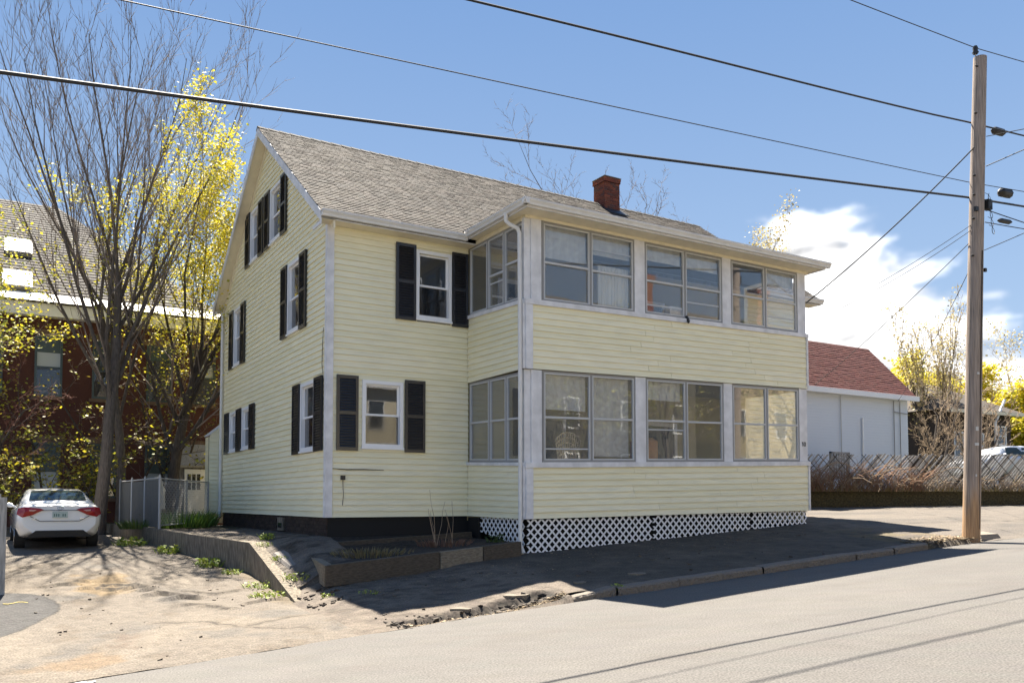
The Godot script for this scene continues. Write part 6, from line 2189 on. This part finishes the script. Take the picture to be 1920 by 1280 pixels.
	for q in [[-5.88, -5.02, 0.0], [-5.92, -5.05, 1.0]]:
		var up: float = 0.385 if q[2] < 0.5 else 0.075
		var p0 := Vector3(q[0], 0, 0)
		var low := e0.lerp(r0, up)
		var hi := e0.lerp(r0, up + 0.13)
		g = MB.new()
		g.hexa([Vector3(q[0], low.y, low.z), Vector3(q[1], low.y, low.z), Vector3(q[1], hi.y, hi.z), Vector3(q[0], hi.y, hi.z), Vector3(q[0], low.y + 0.14, low.z + 0.1), Vector3(q[1], low.y + 0.14, low.z + 0.1), Vector3(q[1], hi.y + 0.14, hi.z + 0.1), Vector3(q[0], hi.y + 0.14, hi.z + 0.1)])
		var sk := part(rf, "skylight", g, M.dark_aluminium)
		g = MB.new()
		g.quad(Vector3(q[0] + 0.06, low.y + 0.17, low.z + 0.08), Vector3(q[1] - 0.06, low.y + 0.17, low.z + 0.08), Vector3(q[1] - 0.06, hi.y + 0.145, hi.z + 0.14), Vector3(q[0] + 0.06, hi.y + 0.145, hi.z + 0.14))
		part(sk, "pane", g, M.white_paint)
	# white house with the red roof
	o = thing("white_house", "white sided house with a red shingled roof beyond the side drive", "house")
	o.set_meta("wall_material", M.white_siding)
	W = Wall.new(Vector3(0, 0, -4.4), Vector3.RIGHT, Vector3.BACK)
	g = MB.new()
	var yy := 0.2
	while yy < 4.6:
		W.block(g, 18.4, 26.3, yy, yy, yy + 0.11, yy + 0.11, -0.02, 0.0)
		g.quad(W.p(18.4, yy, 0.014), W.p(26.3, yy, 0.014), W.p(26.3, yy + 0.11, 0.002), W.p(18.4, yy + 0.11, 0.002))
		g.quad(W.p(26.3, yy, 0.014), W.p(18.4, yy, 0.014), W.p(18.4, yy, 0.0), W.p(26.3, yy, 0.0))
		yy += 0.11
	part(o, "siding", g, M.white_siding)
	g = MB.new()
	g.box(Vector3(18.4, 0.2, -8.4), Vector3(26.3, 4.62, -4.42))
	part(o, "wall", g, M.white_siding)
	roof_gable(o, 18.4, 26.3, -8.4, -4.4, 4.85, 6.95, 0.28, M.red_roof, [Color(0.135, 0.030, 0.022), Color(0.122, 0.027, 0.020), Color(0.145, 0.034, 0.025)], 0.3, 0.13, 0.1)
	g = MB.new()
	g.box(Vector3(18.1, 4.42, -4.14), Vector3(26.62, 4.62, -4.05))
	part(o, "gutter", g, M.white_paint)
	for q in [[22.0, 0.02, M.aluminium], [23.3, 0.04, M.white_paint], [25.3, 0.02, M.dark_aluminium], [25.7, 0.02, M.dark_aluminium]]:
		g = MB.new()
		var top := 4.4 if q[0] != 23.3 else 3.6
		g.tube([Vector3(q[0], 0.5, -4.33), Vector3(q[0], top, -4.33)], [q[1], q[1]], 6)
		part(o, "pipe", g, q[2])
	g = MB.new()
	g.tube([Vector3(25.3, 3.95, -4.33), Vector3(26.2, 3.9, -4.33)], [0.02, 0.02], 6)
	part(o, "pipe", g, M.dark_aluminium)
	# porch steps railing at its left
	g = MB.new()
	for k in 7:
		g.box(Vector3(19.9 + k * 0.14, 1.2, -3.2), Vector3(19.95 + k * 0.14, 2.05, -3.15))
	g.box(Vector3(19.85, 2.05, -3.22), Vector3(20.9, 2.11, -3.13))
	g.box(Vector3(19.85, 1.14, -3.22), Vector3(20.9, 1.2, -3.13))
	g.box(Vector3(19.85, 0.2, -3.22), Vector3(19.93, 2.11, -3.13))
	g.box(Vector3(20.82, 0.2, -3.22), Vector3(20.9, 2.11, -3.13))
	part(o, "stair_railing", g, M.grey_wood)
	# brown house
	o = thing("brown_house", "dark brown house with a hipped roof behind the thicket", "house", Vector3(36.0, 0.8, -9.9), deg_to_rad(-4.0))
	W = Wall.new(Vector3(-2.6, 0, 3.0), Vector3.RIGHT, Vector3.BACK)
	holes = [[0.7, 1.5, 1.5, 2.9], [2.2, 3.0, 1.5, 2.9], [4.0, 4.8, 2.3, 3.3]]
	strips(o, "wall", W, 0.0, 5.2, -0.3, 4.0, holes, M.brown_wall)
	g = MB.new()
	g.box(Vector3(-2.6, -0.3, -3), Vector3(-2.4, 4.0, 2.8))
	g.box(Vector3(2.4, -0.3, -3), Vector3(2.6, 4.0, 2.8))
	g.box(Vector3(-2.4, -0.3, -3), Vector3(2.4, 4.0, -2.8))
	g.box(Vector3(-2.4, -0.3, 0.5), Vector3(2.4, 4.0, 0.6))
	part(o, "wall", g, M.brown_wall)
	for q in holes: plain_window(o, W, q[0], q[2], q[1] - q[0], q[3] - q[2], M.white_paint, M.glass, M.glass)
	g = MB.new()
	g.col = Color(0.085, 0.07, 0.055)
	var c := [Vector3(-3.0, 3.95, 3.5), Vector3(3.0, 3.95, 3.5), Vector3(3.0, 3.95, -3.5), Vector3(-3.0, 3.95, -3.5), Vector3(-0.8, 5.7, 0), Vector3(0.8, 5.7, 0)]
	g.quad(c[0], c[1], c[5], c[4]); g.tri(c[1], c[2], c[5]); g.quad(c[2], c[3], c[4], c[5]); g.tri(c[3], c[0], c[4])
	g.quad(c[0], c[3], c[2], c[1])
	part(o, "roof", g, M.slate_roof)
	g = MB.new()
	g.box(Vector3(-3.0, 3.78, 3.46), Vector3(3.0, 3.94, 3.54))
	part(o, "gutter", g, M.cream_trim)
	g = MB.new()
	g.tube([Vector3(1.7, 4.6, 3.3), Vector3(0.95, 3.7, 3.4), Vector3(0.9, 3.4, 3.3), Vector3(0.9, 0.0, 3.3)], [0.07, 0.07, 0.07, 0.07], 6)
	part(o, "downspout", g, M.white_paint)
	# across the street, behind the camera: what the porch glass mirrors
	var across := [["tan_house", "sunlit tan clapboard house across the street, furthest uphill", 29.0, 42.0, 22.5, 31.0, 8.6, 12.0, M.tan_wall, 34.4], ["olive_house", "olive house across the street between the tan and the cream houses", 14.0, 27.5, 23.0, 31.0, 8.4, 11.8, M.olive_wall, 25.4], ["cream_house", "cream house across the street opposite the driveway", 0.5, 12.0, 24.0, 32.0, 6.6, 9.6, M.cream_trim, 9.0]]
	for q in across:
		o = thing(q[0], q[1], "house", Vector3.ZERO, 0.0, "houses across the street")
		o.set_meta("wall_material", q[8])
		W = Wall.new(Vector3(q[2], 0, q[4]), Vector3.RIGHT, Vector3.FORWARD)
		var wide: float = q[3] - q[2]
		var base := road_y(q[2], 16.2) - 0.3
		holes = []
		for r in 3:
			for k in 4:
				var u := 0.9 + k * (wide - 2.6) / 3.0
				if 1.2 + r * 2.8 + 1.6 < q[6] - 0.4: holes.append([u, u + 0.95, 1.2 + r * 2.8, 2.8 + r * 2.8])
		strips(o, "wall", W, 0, wide, base, q[6], holes, q[8])
		for p in holes: plain_window(o, W, p[0], p[2], p[1] - p[0], p[3] - p[2], M.white_paint, M.glass, M.glass)
		g = MB.new()
		g.box(Vector3(q[2], base, q[4] + 0.2), Vector3(q[2] + 0.2, q[6], q[5]))
		g.box(Vector3(q[3] - 0.2, base, q[4] + 0.2), Vector3(q[3], q[6], q[5]))
		g.box(Vector3(q[2] + 0.2, base, q[5] - 0.2), Vector3(q[3] - 0.2, q[6], q[5]))
		part(o, "wall", g, q[8])
		g = MB.new()
		g.box(Vector3(q[2] + 0.3, base, q[4] + 3.0), Vector3(q[3] - 0.3, q[6], q[4] + 3.1))
		part(o, "partition", g, M.interior_dark)
		roof_gable(o, q[2], q[3], q[4], q[5], q[6], q[7], 0.4, M.slate_roof, [Color(0.10, 0.085, 0.07), Color(0.12, 0.10, 0.08)], 0.9, 0.4)
		g = MB.new()
		g.col = Color(0.24, 0.07, 0.035)
		g.box(Vector3(q[9], q[6], q[4] + 2.2), Vector3(q[9] + 0.95, q[7] + 1.3, q[4] + 3.0))
		g.box(Vector3(q[9] - 0.1, q[7] + 1.3, q[4] + 2.1), Vector3(q[9] + 1.05, q[7] + 1.6, q[4] + 3.1))
		part(o, "chimney", g, M.brick)

func _ready() -> void:
	rng.seed = 7
	make_materials()
	make_view()
	make_ground()
	make_house()
	make_buildings()
	make_street()
	make_pole()
	make_fences()
	make_porch_things()
	make_car("sedan_car", "white saloon car seen from behind, parked on the cracked driveway", Vector3(-4.62, -0.77, -4.95), 0.02, M.car_white)
	make_car("silver_car", "pale silver car behind the slatted fence at the right edge", Vector3(33.5, 1.25, -2.5), deg_to_rad(70.0), M.car_silver)
	make_trees()
